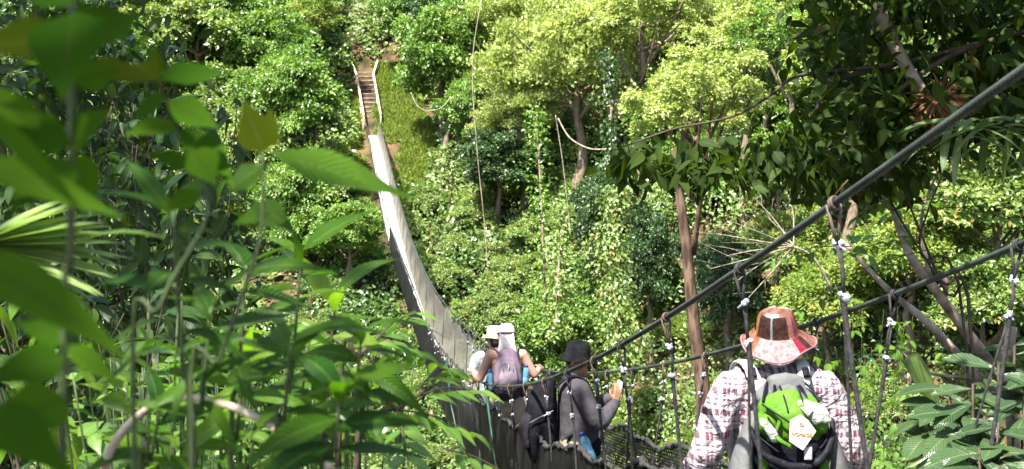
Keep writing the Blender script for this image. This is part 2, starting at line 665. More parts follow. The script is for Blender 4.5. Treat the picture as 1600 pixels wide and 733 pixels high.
# hangers
hy = {-1: [2.75, 3.98, 4.85, 5.9, 6.85, 7.6] + list(np.arange(8.5, 24, .95)) + list(np.arange(25, 80, 2.6)),
      1: [3.7, 4.83, 5.85, 6.75, 7.7] + list(np.arange(8.6, 24, .97)) + list(np.arange(25.4, 80, 2.6))}
for s in (-1, 1):
    for q in hy[s]:
        c = Vector(cab(q, s)) - bl
        qb = q + random.uniform(-.05, .12)
        e = Vector((float(natspl(KN, KX, qb)) + s * (float(deckhw(qb)) + .035), qb, float(deckz(qb)) - .03)) - bl
        if q > 24:
            MB().tube([c, e], .008, 4).obj('hanger_rope', M_rope, bridge)
            continue
        L = (e - c)
        k1 = c + L * (.13 / L.length); k2 = c + L * (random.uniform(.24, .30) / L.length)
        j = lambda a=.012: Vector((random.uniform(-a, a), random.uniform(-a, a), random.uniform(-a, a)))
        mid = c + L * .6 + j(.03)
        h = MB()
        # two cords between the knots, then one hanging cord
        h.tube([k1 + Vector((.006, .004, 0)), (k1 + k2) / 2 + j(.008), k2], .007, 5)
        h.tube([k1 - Vector((.006, .004, 0)), (k1 + k2) / 2 + j(.008), k2], .006, 5)
        h.tube(smooth_path([k2, k2 + L * .06, mid, e], 4), [.011, .013, .012, .010, .009] + [.008] * 8, 6)
        if random.random() < .55:
            e2 = e + Vector((s * .02, .18 + random.random() * .2, .25))
            h.tube(smooth_path([k2, k2 + (e2 - k2) * .5 + j(.05), e2], 4), .0055, 5)
        ho = h.obj('hanger_rope', M_rope, bridge)
        # loop over the cable
        lp = MB()
        t = Vector(cab(q + .1, s) - cab(q - .1, s)).normalized()
        n1 = Vector((0, 0, 1)) - t * t.z; n1.normalize(); n2 = t.cross(n1)
        for off in (-.008, .008):
            ring = []
            for a in range(11):
                th = a / 10 * 2 * math.pi
                ring.append(c + t * (off + .012 * math.sin(th)) + (n1 * math.cos(th) + n2 * math.sin(th)) * .020)
            lp.tube(ring, .0055, 5)
        lp.tube([c + n2 * .020, k1 + j(.004)], .006, 5)
        lp.tube([c - n2 * .020 + t * .012, k1 + j(.004)], .006, 5)
        if random.random() < .7:
            lp.tube([c + n1 * .022, c + n1 * .06 + t * random.uniform(-.08, .08) + n2 * .03], .0025, 4)
        lp.obj('cable_loop', M_tie if random.random() < .4 else M_rope, ho)
        for kk in (k1, k2):
            kb = MB()
            for a in range(3):
                kb.sphere(kk + j(.010), (.015, .013, .011), 7, 5, rot=Quaternion(j(1).normalized(), random.random() * 3).to_matrix())
            kb.tube([kk, kk + Vector((random.uniform(-.035, .035), -.01, -.018))], .005, 4)
            kb.obj('rope_knot', M_knot, ho)
# green bracing straps on the near side
for q, dq in ((13.0, -.6), (18.6, -1.2)):
    a = Vector(cab(q, -1)) - bl + Vector((-.03, 0, -.05))
    qq = q + dq
    e = Vector((float(natspl(KN, KX, qq)) - float(deckhw(qq)) - .03, qq, float(deckz(qq)) - .1)) - bl
    MB().tube([a, (a + e) / 2 + Vector((-.03, 0, 0)), e], .014, 6).obj('green_strap', M_green, bridge)

# ================================================================== wooden steps at the far end
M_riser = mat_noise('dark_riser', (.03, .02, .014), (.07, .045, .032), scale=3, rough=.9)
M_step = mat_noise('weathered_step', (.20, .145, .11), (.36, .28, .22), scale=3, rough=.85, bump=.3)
M_pale = mat_noise('pale_pole', (.42, .36, .22), (.58, .52, .36), scale=4, rough=.7)
st = thing('wooden_staircase', 'weathered wooden steps with pale pole handrails climbing the bank beyond the bridge', 'steps', P(582, 204, 82.3))
s0 = Vector(st.location)
top = P(570, 113, 87.5) - s0
nst = 14
for i in range(nst):
    a = top * (i / (nst - 1)) + Vector((0, .1, 0))
    wv = .95 + .12 * i / nst
    b_ = MB()
    b_.box(a + Vector((0, .18, 0)), (wv, .40, .05), bev=.012)
    so_ = b_.obj('step', M_step, st)
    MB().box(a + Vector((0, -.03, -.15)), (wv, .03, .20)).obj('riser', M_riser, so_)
for s in (-1, 1):
    MB().tube([Vector((s * .55, -.2, -.15)), top + Vector((s * .6, .2, -.15))], .07, 6).obj('stringer', M_step, st)
rails = {-1: [P(568.5, 181, 82.3), P(562.7, 148.5, 84.6), P(557, 116, 87), P(549, 97, 87.6)], 1: [P(595, 179, 82.3), P(589.2, 147, 84.6), P(583.5, 115, 87), P(590, 95, 87.6)]}
for s in (-1, 1):
    MB().tube(rel([]) or [p - s0 for p in rails[s]], .075, 7).obj('handrail', M_pale, st)
    for p in (rails[s][0], rails[s][1], rails[s][2], rails[s][3]):
        g = Vector((p.x, p.y, min(gz(p.x, p.y), p.z - .7) - .3))
        MB().tube([p - s0 - Vector((0, 0, .04)), g - s0], .055, 6).obj('post', M_step, st)
    MB().tube([rails[s][2] - s0 + Vector((0, 0, -.1)), rails[s][2] - s0 + Vector((s * .8, .1, -.75))], .04, 5).obj('brace', M_step, st)
# ================================================================== people and what they carry
M_skin = mat_noise('skin_tan', (0.187, 0.094, 0.055), (0.231, 0.121, 0.072), scale=14, rough=.55, spec=.35)
M_skinl = mat_noise('skin_light', (0.286, 0.160, 0.116), (0.330, 0.193, 0.143), scale=14, rough=.55, spec=.35)
M_hair = mat_noise('dark_hair', (.012, .010, .008), (.035, .026, .02), scale=60, rough=.6, stretch=(1, 1, .3))
M_eye = mat_noise('dark_eye', (.02, .015, .012), (.03, .02, .015), scale=4, rough=.2)


def cloth(name, c1, c2, scale=9, bump=.5, bscale=16, rough=.85):
    return mat_noise(name, c1, c2, scale=scale, rough=rough, bump=bump, bscale=bscale, spec=.06, sheen=0)


M_khaki = cloth('khaki_cloth', (0.165, 0.138, 0.099), (0.220, 0.187, 0.138))
M_tgrey = cloth('grey_trousers', (0.055, 0.055, 0.055), (0.083, 0.083, 0.083))
M_greyshirt = cloth('dark_grey_shirt', (0.031, 0.029, 0.034), (0.052, 0.049, 0.055), bump=.8, bscale=11)
M_tee = cloth('pale_grey_tee', (0.198, 0.220, 0.242), (0.264, 0.286, 0.308))
M_top = cloth('sleeveless_top', (0.165, 0.149, 0.165), (0.231, 0.209, 0.220))
M_black = cloth('black_fabric', (0.004, 0.004, 0.006), (0.010, 0.010, 0.013), bump=.6)
M_blackhat = cloth('black_hat_cloth', (0.003, 0.003, 0.005), (0.009, 0.009, 0.010), bscale=30)
M_straw = cloth('straw', (0.303, 0.248, 0.154), (0.374, 0.319, 0.209), scale=40, bscale=120, bump=.6)
M_cap = cloth('cream_cap_cloth', (0.495, 0.446, 0.413), (0.594, 0.544, 0.512))
M_purple = cloth('purple_pack', (0.081, 0.057, 0.081), (0.129, 0.095, 0.124), rough=.6)
M_purpled = cloth('dark_purple_pack', (0.016, 0.011, 0.018), (0.029, 0.020, 0.032), rough=.6)
M_green = M_green
M_pgreen = cloth('bright_green_nylon', (0.044, 0.116, 0.009), (0.071, 0.154, 0.017), scale=12, bump=1.0, bscale=15, rough=.45)
M_pgrey = cloth('grey_nylon', (0.068, 0.070, 0.070), (0.104, 0.107, 0.107), scale=6, bump=.9, bscale=10, rough=.5)
M_pblack = cloth('black_nylon', (0.005, 0.005, 0.008), (0.012, 0.012, 0.017), bump=.9, bscale=14, rough=.5)
M_white = mat_noise('white_webbing', (0.288, 0.283, 0.288), (0.346, 0.341, 0.346), scale=30, rough=.7, bump=.2)
M_tagm = mat_noise('pale_wooden_tag', (0.465, 0.413, 0.323), (0.540, 0.488, 0.390), scale=10, rough=.6)
M_orange = mat_noise('orange_lettering', (.26, .09, .015), (.32, .12, .02), scale=5, rough=.6)
M_metal = mat_noise('silver_plastic', (0.434, 0.441, 0.462), (0.504, 0.511, 0.532), scale=5, rough=.3)
M_bottle = mat_noise('blue_bottle', (.03, .12, .22), (.10, .24, .33), scale=7, rough=.12, spec=.8)
M_cap_b = mat_noise('blue_bottle_cap', (0.012, 0.036, 0.192), (0.018, 0.048, 0.240), scale=7, rough=.4)


def plaid_mat():
    m, nt, out = new_mat('plaid_cotton')
    tc = N(nt, 'ShaderNodeTexCoord')
    no = N(nt, 'ShaderNodeTexNoise'); no.inputs['Scale'].default_value = 7
    nt.links.new(tc.outputs['Object'], no.inputs['Vector'])
    vm = N(nt, 'ShaderNodeVectorMath', operation='MULTIPLY_ADD')
    nt.links.new(no.outputs['Color'], vm.inputs[0]); vm.inputs[1].default_value = (.05, .05, .05)
    nt.links.new(tc.outputs['Object'], vm.inputs[2])
    sep = N(nt, 'ShaderNodeSeparateXYZ'); nt.links.new(vm.outputs[0], sep.inputs[0])
    cols = []
    W_, B_, G_, D_ = (.40, .37, .39), (.095, .032, .048), (.15, .115, .135), (.03, .014, .024)
    for idx, per, stops in ((0, .085, [(0, W_), (.16, W_), (.18, B_), (.34, B_), (.36, W_), (.44, G_), (.52, D_), (.55, W_), (.70, W_), (.72, G_), (.86, G_), (.88, D_), (.91, W_), (1, W_)]),
                            (2, .10, [(0, W_), (.10, W_), (.12, B_), (.36, B_), (.38, D_), (.41, W_), (.56, W_), (.58, G_), (.66, G_), (.68, W_), (.80, W_), (.82, B_), (.88, B_), (.90, W_), (1, W_)])):
        a = N(nt, 'ShaderNodeMath', operation='DIVIDE'); nt.links.new(sep.outputs[idx], a.inputs[0]); a.inputs[1].default_value = per
        f = N(nt, 'ShaderNodeMath', operation='FRACT'); nt.links.new(a.outputs[0], f.inputs[0])
        r = ramp(nt, stops); nt.links.new(f.outputs[0], r.inputs[0])
        cols.append(r.outputs[0])
    mx = N(nt, 'ShaderNodeMix', data_type='RGBA', blend_type='MULTIPLY'); mx.inputs['Factor'].default_value = .0
    mx = N(nt, 'ShaderNodeMix', data_type='RGBA'); mx.inputs['Factor'].default_value = .5
    nt.links.new(cols[0], mx.inputs[6]); nt.links.new(cols[1], mx.inputs[7])
    b = N(nt, 'ShaderNodeBsdfPrincipled'); b.inputs['Roughness'].default_value = .85; b.inputs['Specular IOR Level'].default_value = .2
    nt.links.new(mx.outputs[2], b.inputs['Base Color'])
    n2 = N(nt, 'ShaderNodeTexNoise'); n2.inputs['Scale'].default_value = 9; n2.inputs['Detail'].default_value = 4; n2.inputs['Distortion'].default_value = 1.2
    nt.links.new(tc.outputs['Object'], n2.inputs['Vector'])
    bp = N(nt, 'ShaderNodeBump'); bp.inputs['Strength'].default_value = 1.0; bp.inputs['Distance'].default_value = .07
    nt.links.new(n2.outputs['Fac'], bp.inputs['Height']); nt.links.new(bp.outputs[0], b.inputs['Normal'])
    nt.links.new(b.outputs[0], out.inputs[0])
    return m


M_plaid = plaid_mat()


class Blob:
    """overlapping closed shapes fused into one continuous skin"""
    def __init__(s):
        s.mb = MB()

    def limb(s, pts, rad, n=12, k=4):
        """rounded tapering limb; rad entries are r or (across, fore-aft)"""
        pts = [Vector(p) for p in pts]
        P_ = smooth_path(pts, k) if len(pts) > 2 else pts
        rr = [(r, r) if not hasattr(r, '__len__') else tuple(r) for r in rad]
        xs = np.linspace(0, len(rr) - 1, len(P_))
        ra = np.interp(xs, range(len(rr)), [r[0] for r in rr]); rb = np.interp(xs, range(len(rr)), [r[1] for r in rr])
        # rings with a fixed sideways axis
        V, F = [], []
        for i, p in enumerate(P_):
            t = (P_[min(i + 1, len(P_) - 1)] - P_[max(i - 1, 0)]).normalized()
            ux = Vector((1, 0, 0)) - t * t.x
            if ux.length < .3:
                ux = Vector((0, 1, 0)) - t * t.y
            ux.normalize()
            uy = t.cross(ux)
            for q in range(n):
                a = 2 * math.pi * q / n
                V.append(p + ux * math.cos(a) * ra[i] + uy * math.sin(a) * rb[i])
        for i in range(len(P_) - 1):
            for q in range(n):
                q2 = (q + 1) % n
                F.append((i * n + q, i * n + q2, (i + 1) * n + q2, (i + 1) * n + q))
        F.append(tuple(range(n - 1, -1, -1)))
        F.append(tuple((len(P_) - 1) * n + q for q in range(n)))
        s.mb.add(V, F)
        for p, a, b in ((P_[0], ra[0], rb[0]), (P_[-1], ra[-1], rb[-1])):
            m_ = min(a, b)
            s.mb.sphere(p, (a * .97, b * .97, m_ * .97), 12, 8)
        return s

    def ell(s, c, r, rot=None):
        s.mb.sphere(c, r, 16, 10, rot=rot)
        return s

    def box(s, c, size, rot=None, bev=.02):
        s.mb.box(c, size, rot, 0, bev)
        return s

    def hand(s, w_, d, nrm, curl=.5, side=1, sc=1.0):
        """palm, four fingers of unequal length and a thumb. w_: wrist, d: direction of the palm, nrm: out of the back of the hand"""
        w_ = Vector(w_); d = Vector(d).normalized(); nrm = Vector(nrm); nrm = (nrm - d * nrm.dot(d)).normalized()
        x = d.cross(nrm) * side            # towards the thumb side
        pl = .088 * sc
        for o in (-.027, -.009, .009, .027):
            s.limb([w_ + x * o * .6 * sc, w_ + d * pl + x * o * sc], [.014 * sc, .013 * sc], 8, 1)
        for o, L in ((-.030, .060), (-.010, .074), (.010, .080), (.029, .070)):
            p = w_ + d * pl + x * o * sc
            dirv = d.copy()
            pts = [p - d * .015]
            for seg, ff in enumerate((.42, .32, .26)):
                dirv = (Quaternion(x, 0).to_matrix() @ dirv)
                ang = curl * (.75 + .2 * seg)
                dirv = (dirv * math.cos(ang) - nrm * math.sin(ang)).normalized() if seg == 0 else (dirv * math.cos(ang) + (dirv.cross(x) if (dirv.cross(x)).dot(nrm) < 0 or True else Vector()) * 0 - (nrm + d * .6 * seg) .normalized() * math.sin(ang)).normalized()
                p = p + dirv * L * ff * sc
                pts.append(p)
            s.limb(pts, [.0095 * sc, .0095 * sc, .0085 * sc, .0075 * sc], 7, 2)
        b = w_ + d * .022 * sc + x * .026 * sc
        s.limb([b, b + (x * .75 + d * .55).normalized() * .034 * sc - nrm * .008, b + (x * .6 + d * .85).normalized() * .064 * sc - nrm * .028 * curl * 1.6], [.013 * sc, .0105 * sc, .0085 * sc], 7, 2)
        return s

    def obj(s, name, mat, parent, voxel=.010, smooth=4, mats=None):
        me0 = s.mb.mesh('tmp', [])
        o = bpy.data.objects.new('tmp', me0)
        COL.objects.link(o)
        m = o.modifiers.new('r', 'REMESH'); m.mode = 'VOXEL'; m.voxel_size = voxel; m.use_smooth_shade = True
        if smooth:
            sm = o.modifiers.new('s', 'SMOOTH'); sm.factor = .5; sm.iterations = smooth
        dg = bpy.context.evaluated_depsgraph_get()
        me = bpy.data.meshes.new_from_object(o.evaluated_get(dg))
        bpy.data.objects.remove(o); bpy.data.meshes.remove(me0)
        me.name = name
        me.materials.clear()
        for mt in (mats or [mat]):
            me.materials.append(mt)
        me.polygons.foreach_set('use_smooth', np.ones(len(me.polygons), bool))
        return ob(name, me, parent)


def person(label, loc, rz, skin, H=1.72, arms=None, curl=.7, stance=.10, head_yaw=0., head_down=.1, hand_n=None, hand_d=None, heavy=1.0, handsc=1.0):
    """empty at the feet + one continuous body. arms: {side: (shoulder, elbow, wrist)}"""
    t = thing('person', label, 'person', loc, rz)
    k = H / 1.72
    B_ = Blob()
    hc = Vector((0, .025, 1.60 * k))
    rot = Matrix.Rotation(head_yaw, 3, 'Z') @ Matrix.Rotation(-head_down, 3, 'X')
    B_.ell(hc, (.076, .096, .115), rot)                                  # skull
    B_.ell(hc + rot @ Vector((0, .03, -.06)), (.058, .066, .062), rot)   # jaw
    B_.limb([hc + rot @ Vector((0, .098, .012)), hc + rot @ Vector((0, .121, -.026))], [.010, .016], 8)  # nose
    B_.ell(hc + rot @ Vector((0, .088, .03)), (.05, .018, .012), rot)    # brow
    B_.ell(hc + rot @ Vector((0, .096, -.062)), (.024, .012, .007), rot)  # lips
    B_.ell(hc + rot @ Vector((0, .097, -.074)), (.020, .011, .007), rot)
    B_.ell(hc + rot @ Vector((0, .078, -.105)), (.024, .022, .018), rot)  # chin
    for s_ in (-1, 1):
        B_.ell(hc + rot @ Vector((s_ * .079, -.005, -.015)), (.010, .020, .032), rot)   # ears
    B_.limb([(0, -.01, 1.38 * k), (0, 0, 1.46 * k), hc + Vector((0, -.015, -.07))], [.068, .058, .056])
    B_.limb([(0, 0, .92 * k), (0, .01, 1.05 * k), (0, .01, 1.22 * k), (0, -.005, 1.36 * k), (0, -.01, 1.41 * k)], [(.15 * heavy, .105 * heavy), (.14 * heavy, .105 * heavy), (.155, .11), (.165, .10), (.11, .07)])
    for s_ in (-1, 1):
        hip = Vector((s_ * .085, 0, .90 * k)); kn = Vector((s_ * (.085 + stance * .3), .02, .48 * k)); an = Vector((s_ * (.08 + stance * .4), -.02, .085))
        B_.limb([hip, (hip + kn) / 2 + Vector((s_ * .01, .01, 0)), kn, (kn + an) / 2 + Vector((0, -.025, .04)), an], [(.088, .095), .075, .054, .052, .036])
        B_.limb([an + Vector((0, -.03, -.045)), an + Vector((0, .07, -.055)), an + Vector((s_ * .01, .15, -.062))], [(.034, .034), (.040, .028), (.036, .02)])
        sh, el, wr = (Vector(q) for q in arms[s_])
        B_.limb([(s_ * .10, 0, 1.40 * k), sh], [.06, .062])
        B_.limb([sh, (sh + el) / 2, el], [.058, .050, .040])
        B_.limb([el, el.lerp(wr, .35), wr], [.041, .042, .027])
        dd = (hand_d or {}).get(s_) or (wr - el)
        nn = (hand_n or {}).get(s_) or Vector((s_ * .6, 0, .8))
        B_.hand(wr, dd, nn, curl, -s_, handsc)
    B_.obj('body', skin, t, .0075, 3)
    for s_ in (-1, 1):
        MB().sphere(hc + rot @ Vector((s_ * .032, .093, .008)), .011, 8, 6).obj('eye', M_eye, t)
    return t, hc, rot, k


def garment_torso(parts, mat, t, name, voxel=.011, sm=3):
    B_ = Blob()
    for pts, rad in parts:
        B_.limb(pts, rad)
    return B_.obj(name, mat, t, voxel, sm)


def lathe(prof, n=48, wob=None):
    """prof: (radius, z); wob(angle, i) -> (dr, dz)"""
    V, F = [], []
    for i, (r, z) in enumerate(prof):
        for k in range(n):
            a = 2 * math.pi * k / n
            dr, dz = wob(a, i) if wob else (0, 0)
            V.append((math.cos(a) * (r + dr), math.sin(a) * (r + dr) * 1.12, z + dz))
    for i in range(len(prof) - 1):
        for k in range(n):
            k2 = (k + 1) % n
            F.append((i * n + k, i * n + k2, (i + 1) * n + k2, (i + 1) * n + k))
    return V, F


def place(V, c, rot):
    return [c + rot @ Vector(v) for v in V]


# ------------------------------------------------ man in plaid, nearest
d1 = 6.0
fx = float(natspl(KN, KX, d1)); ang = math.atan(.15)
p1 = Vector((fx + .03, d1, float(deckz(d1)) + .016))
t1, hc, rot, k = person('man seen from behind in plaid shirt, patchwork sun hat and green backpack', p1, R(1), M_skin, 1.74,
                        {-1: ((-.195, 0, 1.42), (-.345, -.03, 1.09), (-.40, .16, .93)), 1: ((.195, 0, 1.42), (.355, -.03, 1.10), (.41, .16, .94))},
                        curl=.95, head_yaw=R(-8))
garment_torso([([(0, 0, .86), (0, .0, 1.0), (0, .01, 1.22), (0, -.005, 1.38), (0, -.01, 1.445)], [(.205, .15), (.20, .145), (.20, .14), (.205, .125), (.125, .085)]),
               ([(-.09, -.005, 1.425), (-.20, -.005, 1.415), (-.275, -.01, 1.27), (-.34, -.03, 1.10), (-.375, .06, 1.01), (-.395, .13, .945)], [.065, .088, .086, .078, .066, .05]),
               ([(.09, -.005, 1.425), (.20, -.005, 1.415), (.28, -.01, 1.27), (.35, -.03, 1.11), (.385, .06, 1.02), (.405, .13, .955)], [.065, .088, .086, .078, .066, .05]),
               ([(-.06, -.05, 1.45), (0, -.062, 1.475), (.06, -.05, 1.45)], [.03, .03, .03])], M_plaid, t1, 'shirt')
garment_torso([([(-.09, 0, .95), (-.105, .02, .50), (-.115, -.01, .10)], [(.115, .12), .085, .075]), ([(.09, 0, .95), (.105, .02, .50), (.115, -.01, .10)], [(.115, .12), .085, .075]),
               ([(0, 0, .98), (0, 0, .88)], [(.185, .135), (.17, .13)])], M_tgrey, t1, 'trousers')
for s_ in (-1, 1):
    Blob().limb([(s_ * .118, -.05, .05), (s_ * .12, .08, .035), (s_ * .125, .15, .03)], [(.046, .048), (.05, .038), (.045, .03)]).obj('shoe', M_pblack, t1, .012, 2)
# dark collar and hair at the neck
Blob().limb([hc + Vector((0, -.055, -.02)), hc + Vector((0, -.055, -.075))], [(.062, .05), (.052, .035)]).obj('hair', M_hair, t1, .01, 2)
# patchwork hat: panels of different cloth
HM = [cloth('hat_brown_plaid', (0.014, 0.006, 0.005), (0.030, 0.014, 0.012), scale=60), cloth('hat_salmon', (.075, .030, .024), (.15, .070, .058), scale=30), cloth('hat_red', (0.090, 0.006, 0.015), (0.126, 0.015, 0.027), scale=30),
      cloth('hat_pink', (.15, .075, .08), (.27, .17, .17), scale=50, bump=.7, bscale=50), cloth('hat_orange', (.085, .030, .016), (.16, .070, .04), scale=30), cloth('hat_mint', (.09, .14, .11), (.16, .22, .18), scale=30), cloth('hat_grey', (.07, .08, .09), (.12, .135, .15), scale=30)]
prof = [(.002, .106), (.035, .103), (.058, .096), (.074, .084), (.084, .066), (.090, .04), (.095, .012), (.100, -.010), (.103, -.014), (.115, -.022), (.135, -.040), (.155, -.058), (.172, -.072), (.176, -.074), (.172, -.078), (.13, -.05), (.105, -.024)]


def wob(a, i):
    f = max(0, (i - 8) / 5)
    f = min(f, 1)
    # brim: dips at the back, rises at the left and right front
    return (.010 * math.sin(a * 3 + 1) * f + .004 * math.sin(a * 5) * (i < 7), f * (.018 * math.sin(2 * a + 2.6) + .008 * math.sin(5 * a + .6) + .004 * math.sin(a)))


V, F = lathe(prof, 64, wob)
hat = MB()
crot = Matrix.Rotation(R(-5), 3, 'Y') @ Matrix.Rotation(R(9), 3, 'X')
V = place(V, hc + Vector((.006, -.012, .052)), crot)
for fi, f in enumerate(F):
    i, q = fi // 64, (fi % 64) / 64 * 360
    # the back of the head is at 270 degrees
    if i < 3:
        mi = 5 if (200 < q < 262 and i >= 2) or (q < 40) or (80 < q < 130) else 1
    elif i < 8:
        mi = 0 if 183 < q < 284 else (1 if 284 <= q < 335 else (2 if q < 20 or q >= 335 else (4 if q < 190 else 0)))
        if 232 < q < 238: mi = 6
        if 300 < q < 307: mi = 2
    else:
        mi = 4 if 150 < q < 206 else (3 if 206 <= q < 290 else (2 if 290 <= q < 308 else (0 if 308 <= q < 324 else (1 if q >= 324 else 4))))
    hat.add([V[j] for j in f], [(0, 1, 2, 3)], mi, True)
bm = bmesh.new(); tmpm = hat.mesh('hat', HM); bm.from_mesh(tmpm); bmesh.ops.remove_doubles(bm, verts=bm.verts, dist=1e-5)
bm.to_mesh(tmpm); bm.free(); tmpm.polygons.foreach_set('use_smooth', np.ones(len(tmpm.polygons), bool))
hato = ob('sun_hat', tmpm, t1)
edge = [V[12 * 64 + j] for j in range(64)]
MB().tube([Vector(e) for e in edge] + [Vector(edge[0])], .0042, 6).obj('brim_binding', cloth('hat_binding', (.12, .07, .09), (.18, .11, .13)), hato)

# his backpack
bp = thing('backpack', 'bright green and grey backpack with a pale lettered tag, worn over the plaid shirt', 'backpack', p1 + Vector((-.035, 0, 0)), R(1))
Blob().limb([(0.02, -.255, .82), (.02, -.275, 1.0), (.02, -.27, 1.22), (.02, -.24, 1.36), (.02, -.22, 1.40)], [(.17, .13), (.185, .15), (.185, .15), (.165, .11), (.13, .06)]).obj('main_compartment', M_pblack, bp, .011, 2)
Blob().limb([(-.08, -.235, 1.405), (.02, -.24, 1.43), (.12, -.235, 1.405)], [(.04, .085), (.045, .09), (.04, .085)]).obj('top_extension', M_pgrey, bp, .01, 2)
lid = Blob()
lid.limb([(-.095, -.355, 1.315), (.02, -.375, 1.32), (.135, -.35, 1.315)], [(.05, .09), (.055, .10), (.05, .09)])
lid.limb([(-.075, -.315, 1.375), (.02, -.33, 1.395), (.115, -.31, 1.375)], [(.05, .06), (.05, .07), (.05, .06)])
lo = lid.obj('lid_pocket', M_pgreen, bp, .010, 3)
# gathers on the lid: pale ridges
for a, b_, c_ in (((-.10, -.40, 1.395), (-.05, -.425, 1.35), (-.07, -.435, 1.29)), ((.14, -.40, 1.38), (.10, -.425, 1.335), (.155, -.41, 1.29)), ((-.11, -.425, 1.33), (-.06, -.46, 1.27), (0, -.47, 1.235)), ((.05, -.40, 1.41), (.11, -.425, 1.36), (.15, -.395, 1.35))):
    MB().tube(smooth_path([a, b_, c_], 5), lerp_r(.013, .009, 11), 6).obj('lid_fold', M_pgreen, bp)
Blob().limb([(-.06, -.30, 1.40), (.02, -.30, 1.425), (.10, -.30, 1.40)], [(.03, .05), (.03, .055), (.03, .05)]).obj('lid_top', M_pgrey, bp, .01, 2)
M_meshpocket = cloth('pale_mesh_pocket', (.13, .15, .12), (.30, .31, .29), scale=50, bump=.8, bscale=60)
Blob().limb([(.06, -.372, 1.405), (.105, -.415, 1.385), (.14, -.43, 1.345)], [(.035, .02), (.05, .022), (.045, .018)]).obj('lid_panel', M_meshpocket, bp, .008, 2)
Blob().limb([(-.115, -.40, 1.335), (-.085, -.445, 1.30), (-.075, -.45, 1.265)], [(.022, .018), (.028, .018), (.02, .014)]).obj('lid_panel', M_meshpocket, bp, .008, 2)
for x_ in (-.10, -.06, -.02, .02, .06, .10):
    MB().tube(smooth_path([(.02 + x_ * .8, -.235, 1.475), (.02 + x_ * 1.05, -.30, 1.455), (.02 + x_ * 1.25, -.35, 1.41)], 4), .0065, 5).obj('gather', M_pblack, bp)
Blob().limb([(-.165, -.37, 1.30), (-.13, -.43, 1.21), (-.05, -.455, 1.165), (.03, -.46, 1.15), (.12, -.45, 1.175), (.185, -.40, 1.25), (.20, -.36, 1.33)], [.012, .016, .02, .02, .02, .016, .012]).obj('lid_piping', M_pblack, bp, .007, 2)
Blob().limb([(-.02, -.41, 1.08), (.03, -.42, 1.0), (.03, -.40, .88)], [(.10, .03), (.10, .035), (.09, .03)]).obj('front_panel', M_pblack, bp, .01, 2)
for s_ in (-1, 1):
    Blob().limb([(.02 + s_ * .15, -.27, 1.34), (.02 + s_ * .19, -.29, 1.22), (.02 + s_ * .215, -.30, 1.05), (.02 + s_ * .20, -.29, .86)], [(.018, .05), (.035, .085), (.06, .11), (.06, .10)]).obj('side_pocket', M_pgrey, bp, .01, 3)
    Blob().limb([(.02 + s_ * .13, -.385, 1.17), (.02 + s_ * .135, -.41, 1.05), (.02 + s_ * .11, -.405, .90)], [(.02, .02), (.03, .022), (.03, .02)]).obj('green_trim', M_pgreen, bp, .008, 2)
Blob().limb([(.09, -.43, 1.045), (.10, -.45, .97), (.09, -.43, .88)], [(.05, .022), (.055, .03), (.05, .025)]).obj('front_pocket', M_pgrey, bp, .009, 2)
for s_ in (-1, 1):
    pts = [(s_ * .10 + .012, -.19, 1.43), (s_ * .125 + .01, -.10, 1.515), (s_ * .135, .0, 1.525), (s_ * .14, .11, 1.45), (s_ * .145, .16, 1.25), (s_ * .16, .08, 1.05), (s_ * .16, -.14, .95)]
    so_ = Blob().limb(pts, [(.034, .010)] * 5 + [(.02, .007)] * 2).obj('shoulder_strap', M_white, bp, .008, 2)
    MB().box((s_ * .122 + .012, -.155, 1.502), (.030, .05, .02), Matrix.Rotation(R(40), 3, 'X'), bev=.004).obj('strap_buckle', M_pblack, so_)
for a, b_ in (((-.12, -.40, 1.41), (.01, -.455, 1.33)), ((.12, -.40, 1.41), (.05, -.45, 1.34)), ((-.15, -.39, 1.28), (-.06, -.46, 1.215)), ((.18, -.38, 1.27), (.10, -.45, 1.21)), ((-.10, -.42, 1.36), (-.03, -.45, 1.24)), ((-.02, -.30, 1.47), (-.01, -.42, 1.38)), ((.06, -.30, 1.47), (.06, -.42, 1.39))):
    m_ = (Vector(a) + Vector(b_)) / 2 + Vector((0, -.02, 0))
    MB().tube(smooth_path([a, m_, b_], 4), .0042, 5).obj('elastic_cord', M_pblack, bp)
# tag with lettering and a small emblem
tc_ = Vector((.028, -.492, 1.305))
trot = Matrix.Rotation(R(4), 3, 'Y') @ Matrix.Rotation(R(-6), 3, 'X')
shp = [(-.048, .050), (-.005, .078), (.030, .056), (.066, .012), (.012, -.072), (-.048, -.038)]
mbt = MB()
mbt.add([tc_ + trot @ Vector((x, 0, z)) for x, z in shp] + [tc_ + trot @ Vector((x, .006, z)) for x, z in shp], [tuple(range(6)), tuple(range(11, 5, -1))] + [(i, i + 6, (i + 1) % 6 + 6, (i + 1) % 6) for i in range(6)], 0, False)
tg = mbt.obj('name_tag', M_tagm, bp)


def text_obj(s, size, c, rotm, mat, parent, name):
    cu = bpy.data.curves.new(name, 'FONT')
    cu.body = s; cu.size = size * .84; cu.align_x = 'CENTER'; cu.align_y = 'CENTER'; cu.extrude = .0012; cu.offset = 0
    o = bpy.data.objects.new('tmp', cu); COL.objects.link(o)
    me = bpy.data.meshes.new_from_object(o.evaluated_get(bpy.context.evaluated_depsgraph_get()))
    bpy.data.objects.remove(o)
    M4 = Matrix.Translation(c) @ (rotm @ Matrix.Rotation(R(90), 3, 'X')).to_4x4()
    me.transform(M4)
    me.materials.clear(); me.materials.append(mat)
    return ob(name, me, parent)


